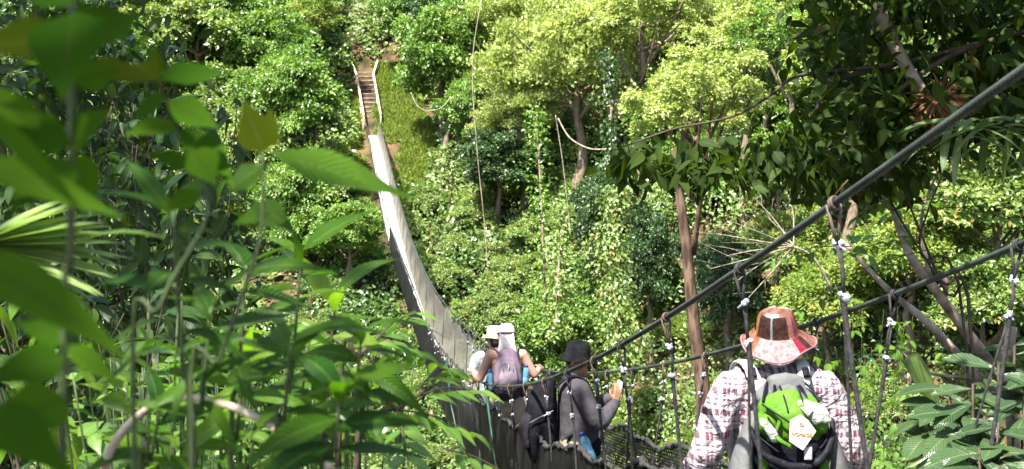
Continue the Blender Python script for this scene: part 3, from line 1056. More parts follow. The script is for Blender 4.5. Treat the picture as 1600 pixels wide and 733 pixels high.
text_obj('NOMADE', .025, tc_ + trot @ Vector((.003, -.003, -.006)), trot, M_orange, tg, 'lettering')
em = MB()
for q in ((-.010, .036, .000, .046), (.000, .046, .010, .036), (-.006, .030, .006, .034), (.002, .034, .010, .028)):
    em.tube([tc_ + trot @ Vector((q[0], -.003, q[1])), tc_ + trot @ Vector((q[2], -.003, q[3]))], .0016, 4)
em.obj('emblem', M_orange, tg)
MB().box((.062, -.482, 1.215), (.034, .004, .055), bev=.001).obj('care_label', M_white, bp)
cc = Vector((-.055, -.455, 1.045))
cb = MB()
for q in range(2):
    cb.tube([cc + Vector((math.cos(a / 16 * 6.283) * (.026 + q * .006) + q * .01, -.004 * q, math.sin(a / 16 * 6.283) * (.032 + q * .004) - q * .02)) for a in range(17)], .004, 5)
cb.tube([cc + Vector((-.03, 0, .02)), cc + Vector((-.035, .01, -.10))], .007, 5)
cb.obj('white_cord', M_white, bp)

# ------------------------------------------------ man in black hat photographing
d2 = 10.3
p2 = Vector((.50, d2, float(deckz(d2)) + .016))
rz2 = R(-82)
t2, hc, rot, k = person('man in black bucket hat and grey shirt photographing with a small camera', p2, rz2, M_skin, 1.70,
                        {-1: ((-.18, .02, 1.39), (-.24, .18, 1.15), (-.07, .335, 1.265)), 1: ((.185, .01, 1.39), (.245, .15, 1.13), (.075, .325, 1.255))},
                        curl=.55, head_down=R(12), heavy=1.2, hand_d={-1: (.25, .25, .9), 1: (-.2, .25, .9)}, hand_n={-1: (-.9, .3, .2), 1: (.9, .3, .2)})
garment_torso([([(0, .01, .93), (0, .03, 1.03), (0, .015, 1.22), (0, -.01, 1.36), (0, -.015, 1.43)], [(.195, .165), (.195, .175), (.19, .15), (.185, .125), (.115, .08)]),
               ([(-.09, -.005, 1.40), (-.185, .02, 1.385), (-.225, .10, 1.26), (-.245, .18, 1.15), (-.15, .27, 1.21), (-.09, .325, 1.255)], [.06, .080, .075, .070, .055, .042]),
               ([(.09, -.005, 1.40), (.19, .01, 1.385), (.225, .07, 1.26), (.25, .15, 1.135), (.16, .25, 1.20), (.09, .315, 1.245)], [.06, .082, .078, .073, .057, .043])], M_greyshirt, t2, 'shirt')
garment_torso([([(-.09, 0, .93), (-.10, .02, .50), (-.11, -.01, .10)], [(.11, .13), .085, .072]), ([(.09, 0, .93), (.10, .02, .50), (.11, -.01, .10)], [(.11, .13), .085, .072]),
               ([(0, 0.005, .97), (0, 0, .86)], [(.18, .155), (.17, .145)])], M_khaki, t2, 'trousers')
for s_ in (-1, 1):
    Blob().limb([(s_ * .115, -.05, .05), (s_ * .118, .08, .035), (s_ * .12, .15, .03)], [(.046, .048), (.05, .038), (.045, .03)]).obj('shoe', M_pblack, t2, .012, 2)
Blob().limb([hc + Vector((0, -.06, .0)), hc + Vector((0, -.05, -.06))], [(.066, .04), (.05, .03)]).obj('hair', M_hair, t2, .01, 2)
prof2 = [(.002, .118), (.045, .114), (.072, .100), (.083, .075), (.090, .035), (.094, .008), (.10, -.004), (.110, -.022), (.120, -.046), (.121, -.050), (.112, -.030), (.096, -.006)]
V, F = lathe(prof2, 40, lambda a, i: (.004 * math.sin(3 * a) * (i < 6), (.006 * math.sin(3 * a + 1)) if i > 6 else 0))
MB().add(place(V, hc + rot @ Vector((0, -.004, .045)), rot), F).obj('bucket_hat', M_blackhat, t2)
Blob().limb([(.05, .165, .93), (.12, .13, .91)], [(.055, .05), (.055, .05)]).limb([(.03, .17, .90), (.09, .16, .86)], [(.05, .045), (.05, .04)]).obj('waist_pouch', M_black, t2, .01, 2)
MB().tube(smooth_path([(.09, -.03, 1.45), (.12, .10, 1.38), (.06, .17, 1.25), (.03, .20, 1.12)], 5), .006, 5).obj('neck_strap', M_black, t2)
mW = Matrix.Translation(p2) @ Matrix.Rotation(rz2, 4, 'Z')


def world(v):
    return mW @ Vector(v)


cam_t = thing('compact_camera', 'small silver compact camera held up in both hands', 'camera', world((0, .375, 1.375)), rz2)
MB().box((0, 0, 0), (.105, .026, .062), bev=.006).obj('body', M_metal, cam_t)
MB().tube([(.01, .012, 0), (.01, .034, 0)], [.023, .021], 16).obj('lens', M_pblack, cam_t)
MB().tube([(.035, 0, .03), (.035, 0, .036)], .007, 8).obj('button', M_metal, cam_t)

bp2 = thing('backpack', 'bulky black backpack worn by the man in the black bucket hat', 'backpack', p2, rz2)
Blob().limb([(0, -.26, .86), (0, -.275, 1.02), (0, -.26, 1.25), (0, -.215, 1.41)], [(.16, .12), (.175, .145), (.165, .125), (.12, .07)]).obj('main_compartment', M_black, bp2, .011, 3)
Blob().limb([(0, -.385, .92), (0, -.40, 1.05), (0, -.365, 1.17)], [(.12, .04), (.125, .05), (.11, .035)]).obj('front_pocket', cloth('charcoal_purple_nylon', (0.010, 0.009, 0.013), (0.021, 0.018, 0.025), rough=.6), bp2, .01, 2)
for s_ in (-1, 1):
    Blob().limb([(s_ * .165, -.25, .88), (s_ * .18, -.26, 1.0), (s_ * .165, -.25, 1.10)], [(.04, .07), (.045, .08), (.03, .06)]).obj('side_pocket', M_black, bp2, .01, 2)
    Blob().limb([(s_ * .09, -.17, 1.39), (s_ * .115, -.06, 1.475), (s_ * .12, .06, 1.45), (s_ * .13, .135, 1.30), (s_ * .155, .09, 1.12), (s_ * .17, -.10, 1.0)], [(.03, .010)] * 4 + [(.018, .007)] * 2).obj('shoulder_strap', M_black, bp2, .008, 2)
    MB().tube(smooth_path([(s_ * .17, -.20, 1.22), (s_ * .19, -.30, 1.18), (s_ * .14, -.385, 1.12)], 4), .006, 5).obj('compression_strap', M_pgrey, bp2)
MB().box((.06, -.425, 1.08), (.03, .006, .02), bev=.002).obj('buckle', M_white, bp2)
MB().box((.181, -.30, 1.0), (.006, .03, .02), bev=.002).obj('buckle', M_white, bp2)


def bottle(loc, rotm, label, sc=1.0, holder=None):
    t = thing('water_bottle', label, 'bottle', loc)
    prof = [(.002, -.10), (.028, -.10), (.033, -.094), (.033, -.03), (.030, -.02), (.033, -.01), (.033, .045), (.025, .07), (.013, .085), (.013, .095)]
    V, F = lathe(prof, 20)
    V = [rotm @ Vector((v[0] * sc, v[1] / 1.12 * sc, v[2] * sc)) for v in V]
    MB().add(V, F).obj('bottle_body', M_bottle, t)
    MB().tube([rotm @ Vector((0, 0, .088 * sc)), rotm @ Vector((0, 0, .112 * sc))], .017 * sc, 12).obj('cap', M_cap_b, t)


bottle(world((.195, .07, .93)), Matrix.Rotation(R(-22), 3, 'Y'), 'blue water bottle hanging at the hip of the man in the black hat', 1.15)

# ------------------------------------------------ woman with cap and purple pack
d3 = 13.8
p3 = Vector((-.06, d3, float(deckz(d3)) + .016))
rz3 = R(4)
t3, hc, rot, k = person('woman from behind in a cream neck flap cap, shorts and purple backpack', p3, rz3, M_skinl, 1.70,
                        {-1: ((-.165, 0, 1.40), (-.275, .0, 1.16), (-.34, .22, 1.20)), 1: ((.165, 0, 1.40), (.285, -.01, 1.20), (.36, .20, 1.22))}, curl=.9, head_down=R(14))
garment_torso([([(0, 0, .96), (0, .01, 1.1), (0, .01, 1.24), (0, -.005, 1.37)], [(.155, .115), (.145, .112), (.165, .118), (.15, .095)])], M_top, t3, 'top')
garment_torso([([(0, 0, 1.02), (0, 0, .90)], [(.165, .125), (.185, .145)]), ([(-.09, 0, .90), (-.10, .01, .74)], [(.11, .12), (.105, .11)]), ([(.09, 0, .90), (.10, .01, .74)], [(.11, .12), (.105, .11)])], M_khaki, t3, 'shorts')
for s_ in (-1, 1):
    Blob().limb([(s_ * .115, -.05, .05), (s_ * .118, .08, .035), (s_ * .12, .14, .03)], [(.042, .045), (.046, .036), (.04, .028)]).obj('shoe', M_tgrey, t3, .012, 2)
prof3 = [(.002, .112), (.045, .106), (.074, .086), (.086, .055), (.090, .015), (.091, -.012)]
V, F = lathe(prof3, 32)
capo = MB().add(place(V, hc + rot @ Vector((0, -.003, .03)), rot), F).obj('cap', M_cap, t3)
fl = Blob()
fl.limb([hc + rot @ Vector((0, -.075, .04)), hc + Vector((0, -.112, -.04)), hc + Vector((0, -.125, -.13)), hc + Vector((0, -.14, -.17))], [(.075, .012), (.088, .014), (.105, .013), (.115, .010)])
fl.obj('neck_flap', M_cap, capo, .008, 2)
MB().box(hc + rot @ Vector((0, .125, .02)), (.15, .09, .008), rot @ Matrix.Rotation(R(-12), 3, 'X'), bev=.003).obj('visor', M_cap, capo)
MB().tube([hc + rot @ Vector((math.cos(a) * .090, math.sin(a) * .101, .034)) for a in np.linspace(R(190), R(350), 12)], .011, 6).obj('cap_band', M_purpled, capo)
bp3 = thing('backpack', 'purple daypack with dark base worn by the woman in the cream cap', 'backpack', p3, rz3)
Blob().limb([(0, -.20, 1.10), (0, -.225, 1.19), (0, -.215, 1.32), (0, -.17, 1.46)], [(.145, .09), (.155, .11), (.14, .095), (.085, .05)]).obj('main_compartment', M_purple, bp3, .011, 3)
Blob().limb([(0, -.19, 1.055), (0, -.215, 1.11)], [(.15, .09), (.155, .11)]).obj('base', M_purpled, bp3, .011, 3)
Blob().limb([(0, -.295, 1.12), (0, -.32, 1.22), (0, -.29, 1.36)], [(.09, .035), (.10, .04), (.075, .03)]).obj('front_pocket', cloth('mauve_nylon', (0.123, 0.094, 0.123), (0.173, 0.138, 0.170), rough=.6), bp3, .01, 2)
MB().box((0, -.345, 1.34), (.012, .006, .055), bev=.002).obj('reflector', M_white, bp3)
for s_ in (-1, 1):
    Blob().limb([(s_ * .15, -.19, 1.04), (s_ * .16, -.20, 1.14)], [(.035, .06), (.04, .065)]).obj('side_pocket', M_purpled, bp3, .01, 2)
    Blob().limb([(s_ * .07, -.14, 1.43), (s_ * .10, -.03, 1.475), (s_ * .11, .08, 1.40), (s_ * .12, .12, 1.22), (s_ * .145, .0, 1.06)], [(.028, .010)] * 3 + [(.018, .007)] * 2).obj('shoulder_strap', M_purple, bp3, .008, 2)
    MB().tube([(s_ * .05, -.33, 1.32), (s_ * .045, -.35, 1.22), (s_ * .06, -.33, 1.12)], .004, 5).obj('zip', M_purpled, bp3)
mW = Matrix.Translation(p3) @ Matrix.Rotation(rz3, 4, 'Z')
bottle(world((-.19, -.25, 1.25)), Matrix.Rotation(R(-4), 3, 'Y'), 'blue bottle in the left pocket of the purple daypack', 1.0)
bottle(world((.19, -.25, 1.30)), Matrix.Rotation(R(4), 3, 'Y'), 'blue bottle in the right pocket of the purple daypack', 1.0)

t3.scale = bp3.scale = (1.05, 1.05, 1.05)
# ------------------------------------------------ person in straw hat ahead
d4 = 14.75
p4 = Vector((-.20, d4, float(deckz(d4)) + .016))
rz4 = R(8)
t4, hc, rot, k = person('person in a straw hat and pale grey tee, standing ahead of the woman', p4, rz4, M_skinl, 1.74,
                        {-1: ((-.185, 0, 1.42), (-.245, .04, 1.14), (-.22, .27, 1.20)), 1: ((.185, 0, 1.42), (.25, .04, 1.14), (.22, .27, 1.2))}, curl=.8)
garment_torso([([(0, 0, .92), (0, .01, 1.06), (0, .01, 1.24), (0, -.005, 1.38), (0, -.01, 1.43)], [(.18, .135), (.175, .13), (.185, .13), (.19, .115), (.11, .075)]),
               ([(-.09, 0, 1.41), (-.19, 0, 1.405), (-.232, .02, 1.25)], [.06, .078, .078]), ([(.09, 0, 1.41), (.19, 0, 1.405), (.235, .02, 1.25)], [.06, .078, .078])], M_tee, t4, 'tee')
garment_torso([([(0, 0, .99), (0, 0, .90)], [(.175, .13), (.175, .135)]), ([(-.09, 0, .92), (-.10, .01, .5), (-.11, -.01, .10)], [(.11, .12), .085, .07]), ([(.09, 0, .92), (.10, .01, .5), (.11, -.01, .10)], [(.11, .12), .085, .07])], M_tgrey, t4, 'trousers')
for s_ in (-1, 1):
    Blob().limb([(s_ * .112, -.05, .05), (s_ * .115, .08, .035), (s_ * .12, .15, .03)], [(.046, .048), (.05, .038), (.045, .03)]).obj('shoe', M_pblack, t4, .012, 2)
prof4 = [(.002, .108), (.05, .105), (.078, .092), (.086, .06), (.090, .02), (.094, .004), (.125, -.012), (.152, -.030), (.154, -.034), (.12, -.016), (.092, -.002)]
V, F = lathe(prof4, 40, lambda a, i: (0, .008 * math.sin(2 * a) if i > 5 else 0))
MB().add(place(V, hc + rot @ Vector((0, -.004, .045)), rot), F).obj('straw_hat', M_straw, t4)
Blob().limb([hc + Vector((0, -.05, .0)), hc + Vector((0, -.05, -.07))], [(.066, .045), (.052, .035)]).obj('hair', M_hair, t4, .01, 2)
bp4 = thing('backpack', 'small black backpack worn over the pale grey tee', 'backpack', p4, rz4)
Blob().limb([(0, -.19, 1.0), (0, -.20, 1.15), (0, -.18, 1.36)], [(.12, .06), (.13, .075), (.10, .05)]).obj('main_compartment', M_black, bp4, .011, 3)
for s_ in (-1, 1):
    Blob().limb([(s_ * .07, -.16, 1.36), (s_ * .10, -.05, 1.485), (s_ * .11, .07, 1.42), (s_ * .13, .11, 1.22), (s_ * .15, .0, 1.05)], [(.03, .010)] * 3 + [(.018, .007)] * 2).obj('shoulder_strap', M_black, bp4, .008, 2)
# ================================================================== far slope vegetation
LM = {
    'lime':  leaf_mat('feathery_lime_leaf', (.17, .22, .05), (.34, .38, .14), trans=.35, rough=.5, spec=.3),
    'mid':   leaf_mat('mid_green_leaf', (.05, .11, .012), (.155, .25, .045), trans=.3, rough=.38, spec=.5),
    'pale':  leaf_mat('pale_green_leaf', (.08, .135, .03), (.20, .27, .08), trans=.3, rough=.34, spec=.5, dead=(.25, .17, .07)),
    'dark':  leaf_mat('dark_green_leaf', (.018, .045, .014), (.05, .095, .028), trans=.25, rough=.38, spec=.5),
    'yellow': leaf_mat('yellow_green_leaf', (.09, .15, .022), (.19, .25, .055), trans=.35, rough=.42, spec=.4, dead=(.32, .22, .05)),
    'fern':  leaf_mat('fern_leaf', (.07, .12, .018), (.16, .21, .04), trans=.35, rough=.5, spec=.3),
}
M_bark = mat_noise('grey_brown_bark', (.07, .05, .035), (.20, .15, .11), scale=6, rough=.9, bump=.6, stretch=(3, 3, .6))
M_bark2 = mat_noise('red_brown_bark', (.03, .014, .008), (.12, .075, .05), scale=2.2, rough=.9, bump=.6, stretch=(2, 2, .5), lo=.42, hi=.62)
M_dead = mat_noise('bleached_dead_wood', (.15, .12, .085), (.34, .29, .22), scale=5, rough=.9, bump=.4, stretch=(2, 2, .6))


def crown_points(rx, ry, rz, nclump, cr, nleaf, flat=.6, bottom=-.5):
    """leaf positions on many clumps spread through an uneven crown; returns pos, outward"""
    d = rand_dirs(nclump * 3)
    d = d[d[:, 2] > bottom][:nclump]
    rad = RNG.uniform(.45, 1.0, len(d)) ** .6
    lobes = rand_dirs(6)
    lf = .62 + .5 * np.clip((d @ lobes.T).max(1), 0, 1) ** 2
    c = d * (rad * lf)[:, None] * np.array([rx, ry, rz]) * RNG.uniform(.8, 1.15, (len(d), 1))
    r = cr * RNG.uniform(.4, 1.35, len(d))
    wgt = r ** 2 / (r ** 2).sum()
    k = RNG.choice(len(d), nleaf, p=wgt)
    q = rand_dirs(nleaf)
    q[:, 2] = np.where(q[:, 2] < -.35, -q[:, 2], q[:, 2])
    pos = c[k] + q * r[k][:, None] * np.array([1, 1, flat]) * RNG.uniform(.55, 1.05, (nleaf, 1))
    out = unit(q * np.array([1, 1, .8]) + .45 * d[k])
    return pos, out, k


def crown_mesh(name, kind, rx, ry, rz, nclump, cr, nleaf, L, W, flat=.6, bottom=-.5, up=.9, droop=.3, axis_mode='out'):
    pos, out, k = crown_points(rx, ry, rz, nclump, cr, nleaf, flat, bottom)
    n = len(pos)
    ax = out + RNG.normal(size=(n, 3)) * .6
    ax[:, 2] -= droop
    if axis_mode == 'up':
        ax = out * .7 + RNG.normal(size=(n, 3)) * .5 + np.array([0, 0, .8])
    nr = np.array([0, 0, up * .6]) + out * .9 + RNG.normal(size=(n, 3)) * .5
    tint = np.clip(RNG.random(n) * .75 + (RNG.random(nclump * 3)[k] - .5) * .5 + .12, 0, 1)
    s = np.clip(np.exp(RNG.normal(size=n) * .32), .45, 1.7) * .95
    stray = RNG.random(n) < .14
    pos = pos + stray[:, None] * RNG.normal(size=(n, 3)) * .09
    return cards_mesh(name, pos, ax, nr, L * s, W * s, LM[kind], rnd=tint)


CR = {
    # unit crowns about 1 m in radius times the size below
    'feather': [crown_mesh('crown_feathery', 'lime', 1, 1, .85, 120, .19, 36000, .045, .026, flat=.8, bottom=-.55, axis_mode='up') for _ in range(2)],
    'bushy': [crown_mesh('crown_bushy', 'mid', 1, 1, .95, 110, .22, 24000, .068, .038, flat=.7, bottom=-.7) for _ in range(2)],
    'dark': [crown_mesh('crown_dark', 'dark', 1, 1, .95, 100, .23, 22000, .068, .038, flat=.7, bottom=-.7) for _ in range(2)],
    'pale': [crown_mesh('crown_pale', 'pale', 1, 1, .9, 70, .26, 17000, .082, .05, flat=.7, bottom=-.3) for _ in range(2)],
    'yellow': [crown_mesh('crown_yellow', 'yellow', 1, 1, .9, 75, .24, 18000, .07, .038, flat=.65, bottom=-.5) for _ in range(2)],
    'open': [crown_mesh('crown_open', 'mid', 1, 1, 1.1, 60, .18, 14000, .06, .033, flat=.55, bottom=-.8)],
    'limeopen': [crown_mesh('crown_open_lime', 'lime', 1, 1, .95, 70, .17, 20000, .05, .029, flat=.75, bottom=-.5)],
}
tree_n = 0


def trunk_mesh(base, crown, r, lean=.0, limbs=6, rx=2., rz=1.5, mat=None, seed=0):
    """tapered trunk from base to the crown's middle, with limbs into it; coordinates relative to base"""
    rs = random.Random(seed)
    c = crown - base
    mb = MB()
    H = c.length
    pts = [Vector((0, 0, -.6))]
    for i in range(1, 7):
        t = i / 6
        pts.append(Vector((c.x * t + rs.uniform(-.03, .03) * H * (t < 1), c.y * t, c.z * t)))
    rad = [r * (1.25 - .85 * (i / 6) ** .8) for i in range(7)]
    mb.tube(smooth_path(pts, 3), list(np.interp(np.linspace(0, 6, 19), range(7), rad)), 8)
    for i in range(limbs):
        t = rs.uniform(.62, .97)
        p = c * t
        a = rs.uniform(0, 6.28)
        e = c + Vector((math.cos(a) * rx * .75, math.sin(a) * rx * .75, rs.uniform(-.15, .7) * rz))
        m_ = (p + e) / 2 + Vector((0, 0, -.08 * rx))
        mb.tube(smooth_path([p, m_, e], 4), lerp_r(r * .42, r * .08, 9), 5)
    return mb.mesh('trunk', mat or M_bark)


def tree(px, py, rpx, H, kind, label, name='tree', cat='tree', trunk=None, sz=(1, 1, 1), group=None, d=None, mat=None, limbs=6, part='crown', base=None):
    """a tree whose crown's middle is seen at (px, py), rpx pixels in radius, H above the slope"""
    global tree_n
    tree_n += 1
    if d is None:
        d = ray_at_height(px, py, H) or 80
    c = P(px, py, d)
    r = rpx / FPX * d
    if group and 520 - rpx * .8 < px < 672 + rpx * .7 and 70 - rpx < py < 290 and d < 91:
        return None
    bx, by = (c.x, c.y) if base is None else (P(base[0], 0, d).x, c.y)
    b = Vector((bx, by, gz(bx, by)))
    if b.z > c.z - .3 * r:
        b.z = c.z - .3 * r
    t = thing(name, label, cat, b, 0, group)
    if trunk != 0:
        ob('trunk', trunk_mesh(b, c, trunk or max(.10, .055 * r + .018 * (c.z - b.z)), rx=r, rz=r * .7, mat=mat, limbs=limbs, seed=tree_n), t)
    v = CR[kind]
    k = ob(part, v[tree_n % len(v)], t, c - b)
    k.scale = (r * sz[0], r * sz[1], r * sz[2])
    k.rotation_euler = (random.uniform(-.1, .1), random.uniform(-.1, .1), random.uniform(0, 6.28) if abs(sz[0] - sz[1]) < .01 else 0)
    return t


# --- undergrowth over the whole far slope (nobody could count it)
def scatter_ground(n, x0, x1, y0, y1, keep):
    x = RNG.uniform(x0, x1, n); y = RNG.uniform(y0, y1, n)
    m = (np.abs(x) < .56 * y + 9) & keep(x, y)
    return x[m], y[m]


def clearing(x, y):
    """mown grassy strip to the right of the steps"""
    px = 800 + FPX * x / y
    z = ground(x, y)
    py = HY - FPX * z / y
    cx = 628 + (py - 190) * .10
    hw = 44 - np.abs(py - 200) * .12
    return (np.abs(px - cx) < hw + 14 * (vnoise(x * .8, y * .8, 9) - .5)) & (py > 100) & (py < 290)


def steps_strip(x, y, m=1.1):
    xs = -9.0 - (y - 82) * .19
    return (np.abs(x - xs) < m) & (y > 72) & (y < 88.3)


def on_far(x, y):
    s = 25 * sstep(1, 22, x) - 4 * sstep(-12, -40, x)
    return (y > 46 - s) & ~clearing(x, y) & ~steps_strip(x, y)


M_under = leaf_mat('undergrowth_leaf', (.022, .068, .012), (.205, .285, .09), trans=.3, rough=.34, spec=.55)
xd, yd = scatter_ground(13000, -74, 76, 24, 122, on_far)
nd = len(xd)
Rd = RNG.uniform(.6, 1.5, nd) * (.75 + .7 * vnoise(xd / 7, yd / 7, 21)) * np.clip(yd / 62, .55, 1.1)
hz = RNG.uniform(.7, 1.5, nd)
for ox, oy in ((1, 0), (-1, 0), (0, 1.2), (0, -1.2)):
    near_c = clearing(xd + ox, yd + oy) | steps_strip(xd + ox * .6, yd + oy * .6)
    Rd = np.where(near_c, np.minimum(Rd, .55), Rd)
td = np.clip(vnoise(xd / 5, yd / 5, 8) * .75 + RNG.random(nd) * .5 - .12, 0, 1)
wd = Rd ** 2 * np.clip(90 / yd, 1, 2.2)
kd = RNG.choice(nd, 950000, p=wd / wd.sum())
n = len(kd)
q = rand_dirs(n)
q[:, 2] = np.abs(q[:, 2])
q[:, 1] = np.where(q[:, 1] > .45, -q[:, 1], q[:, 1])
zd = ground(xd, yd)
pos = np.stack([xd, yd, zd], 1)[kd] + q * (Rd[kd] * RNG.uniform(.72, 1.05, n))[:, None] * np.stack([np.ones(n), np.ones(n), hz[kd]], 1)
ax = q * .9 + RNG.normal(size=(n, 3)) * .6 + np.array([0, 0, -.35])
nr = q * .8 + np.array([0, -.35, .45]) + RNG.normal(size=(n, 3)) * .55
big = RNG.uniform(.55, 1.25, n) * np.clip(yd[kd] / 70, .5, 1.15) * (.8 + .5 * ((kd * 7919) % 13) / 13)
tint = np.clip(td[kd] + RNG.normal(size=n) * .13, 0, .92)
m = ~clearing(pos[:, 0], pos[:, 1]) & ~steps_strip(pos[:, 0], pos[:, 1], .8)
tag(ob('undergrowth', cards_mesh('undergrowth', pos[m], ax[m], nr[m], (.28 * big)[m], (.17 * big)[m], M_under, rnd=tint[m])),
    'leafy green undergrowth covering the far slope', None, None, 'stuff')

# grass of the clearing
xg, yg = scatter_ground(320000, -16, -2, 66, 100, lambda x, y: clearing(x, y) | (steps_strip(x, y, 2.2) & ~steps_strip(x, y, .62)))
bare = vnoise(xg * .55, yg * .55, 14) + .25 * vnoise(xg * 2, yg * 2, 15)
k = bare > .33
xg, yg = xg[k], yg[k]
n = len(xg)
M_grass = leaf_mat('slope_grass', (.08, .125, .02), (.20, .24, .055), trans=.3, rough=.6, spec=.2)
tag(ob('grass', cards_mesh('grass', np.stack([xg, yg, ground(xg, yg) - .02], 1), RNG.normal(size=(n, 3)) * .45 + np.array([0, -.2, .6]),
                           RNG.normal(size=(n, 3)) * .5 + np.array([0, -.6, .8]), RNG.uniform(.18, .42, n), .09, M_grass)),
    'short bright grass on the cleared strip beside the steps', None, None, 'stuff')

# --- trees and large shrubs, named one by one
tree(905, 95, 150, 9.0, 'feather', 'largest lime green feathery tree, crown spreading over the middle of the far slope', sz=(1, .8, .95), trunk=.35, limbs=11)
tree(815, 175, 75, 6.0, 'feather', 'lime green feathery tree whose tufts hang lowest, over the dark hollow', sz=(1, .8, .9), trunk=.22)
tree(745, 75, 58, 5.5, 'feather', 'small lime feathery tree between the glossy green tree and the largest lime tree', sz=(1, .9, 1), trunk=.2)
tree(800, 28, 95, 9.0, 'feather', 'lime feathery crown touching the top of the photo above the hanging vine', sz=(1, .8, .8), trunk=.25)
tree(1000, 30, 105, 11.0, 'limeopen', 'lime feathery tree in front of the pale roofed hut', sz=(1, .8, .8), trunk=.3, limbs=9)
tree(1080, 165, 110, 9.5, 'limeopen', 'very tall tree with reddish brown trunk and sparse crown, tallest bare trunk in view', d=52, sz=(1, .8, 1.0), trunk=.34, limbs=10, mat=M_bark2, base=(1088, 0))
tree(1165, 60, 85, 9.0, 'limeopen', 'thin lime tree right of the pale roof, half hidden by the dark overhanging crown', sz=(1, .8, 1.0), trunk=.2)
tree(700, 85, 78, 6.5, 'bushy', 'glossy mid green tree right of the steps, above the grassy strip', sz=(1, .9, 1.2), trunk=.2)
tree(738, 170, 52, 5.0, 'bushy', 'dense green tree below the glossy tree, beside the long hanging vine', sz=(1, .9, 1.2), trunk=.2)
tree(690, 15, 60, 8.0, 'dark', 'dark tree at the top edge behind the glossy green tree', sz=(1, .8, 1), trunk=.2)
tree(455, 150, 78, 7.0, 'bushy', 'rounded bright green tree left of the steps with thin dark trunk', sz=(1, .9, 1.1), trunk=.16)
tree(425, 75, 68, 6.5, 'bushy', 'bright green tree above the rounded tree left of the steps', sz=(1, .9, 1.0), trunk=.16)
tree(490, 170, 38, 4.5, 'dark', 'darker small tree between the rounded green tree and the steps', sz=(1, .9, 1.2), trunk=.14)
tree(310, 60, 85, 7.0, 'pale', 'pale speckled tree on the upper slope left of the bright green tree', sz=(1, .9, 1.0), trunk=.2)
tree(355, 20, 65, 8.0, 'bushy', 'green tree at the top edge above the pale speckled tree', sz=(1, .9, .9), trunk=.18)
tree(480, 30, 50, 6.0, 'yellow', 'yellowish tree at the top edge left of the bare dead tree', sz=(1, .9, .8), trunk=.16)
tree(235, 30, 75, 8.0, 'yellow', 'yellow green tree behind the blurred leaves at the upper left', sz=(1, .9, .9), trunk=.18)
tree(160, 90, 85, 8.0, 'bushy', 'green tree of the far slope glimpsed past the tall blurred stem', sz=(1, .9, 1), trunk=.18)
tree(634, 18, 48, 5.0, 'bushy', 'thin leafed tree right behind the bare dead tree', sz=(1, .9, 1.2), trunk=.12)
tree(1230, 60, 80, 9.0, 'open', 'sparse green tree behind the tip of the arching branch', sz=(1, .9, 1.1), trunk=.2)
tree(1330, 110, 110, 9.0, 'yellow', 'yellow green tree showing through gaps of the dark overhanging crown', sz=(1, .9, 1), trunk=.25)
tree(1500, 130, 110, 9.0, 'pale', 'pale tree showing through the dark crown at the upper right', sz=(1, .9, 1), trunk=.25)
tree(1560, 330, 120, 6.0, 'pale', 'pale whitish tree between the two handrail cables at the right edge', sz=(1, .9, .9), trunk=.2)
tree(1420, 390, 100, 5.0, 'yellow', 'yellow leafed tree behind the forked leaning trunks', sz=(1, .9, .9), trunk=.2)
tree(1290, 470, 85, 4.0, 'yellow', 'yellowish tree right behind the patchwork sun hat', sz=(1, .9, .9), trunk=.15)
tree(1230, 380, 70, 4.0, 'yellow', 'yellow green tree behind the bleached dead branches', sz=(1, .9, .9), trunk=.15)
tree(1540, 480, 95, 4.0, 'pale', 'pale tree above the large leaved bush at the lower right', sz=(1, .9, .9), trunk=.15)
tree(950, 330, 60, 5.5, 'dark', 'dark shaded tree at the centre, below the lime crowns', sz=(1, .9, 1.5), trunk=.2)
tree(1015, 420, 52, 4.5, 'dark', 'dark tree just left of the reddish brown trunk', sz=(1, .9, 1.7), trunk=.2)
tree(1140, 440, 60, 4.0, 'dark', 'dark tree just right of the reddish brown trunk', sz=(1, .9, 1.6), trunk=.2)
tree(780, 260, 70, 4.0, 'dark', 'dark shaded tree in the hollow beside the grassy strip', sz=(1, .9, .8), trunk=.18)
tree(545, 365, 62, 4.0, 'bushy', 'dense deep green tree left of the bridge, below the large blurred leaf', sz=(1, .9, .9), trunk=.16)
tree(880, 520, 70, 3.0, 'bushy', 'green shrubby tree behind the man in the black hat', sz=(1, .9, 1), trunk=.12)

# forest trees packed over the upper slope
rf_ = random.Random(3)
for (x0, x1, y0, y1, n_, kinds, lab, grp) in (
        (120, 520, -60, 130, 20, ('bushy', 'pale', 'yellow', 'open'), 'forest tree packed among others on the upper slope left of the steps', 'forest trees left of the steps'),
        (620, 1180, -70, 40, 12, ('bushy', 'limeopen', 'feather'), 'forest tree along the top edge above the lime crowns', 'forest trees along the top'),
        (1000, 1250, 60, 280, 9, ('open', 'limeopen', 'bushy'), 'thin forest tree packed behind the arching branch', 'thin forest trees behind the arching branch'),
        (1150, 1650, -60, 260, 16, ('pale', 'yellow', 'bushy'), 'forest tree seen through the overhanging crown', 'forest trees behind the overhanging crown'),
        (300, 540, 130, 330, 10, ('pale', 'bushy', 'yellow'), 'low forest tree on the slope left of the steps below the rounded tree', 'low forest trees left of the bridge')):
    for i_ in range(n_):
        px_ = x0 + (x1 - x0) * (i_ + rf_.random()) / n_
        py_ = rf_.uniform(y0, y1)
        tree(px_, py_, rf_.uniform(42, 72), rf_.uniform(2.5, 4.5), rf_.choice(kinds), lab, 'forest_tree', 'tree', trunk=.14, group=grp, sz=(1, .9, rf_.uniform(.9, 1.4)), limbs=4)

# shrubs: repeats of three kinds
sh = {'pale': [], 'mid': [], 'fern': []}
CR['fern'] = [crown_mesh('shrub_fern', 'fern', 1, 1, .75, 55, .25, 9000, .09, .03, flat=.6, bottom=-.2)]
spots = []
rs = random.Random(5)


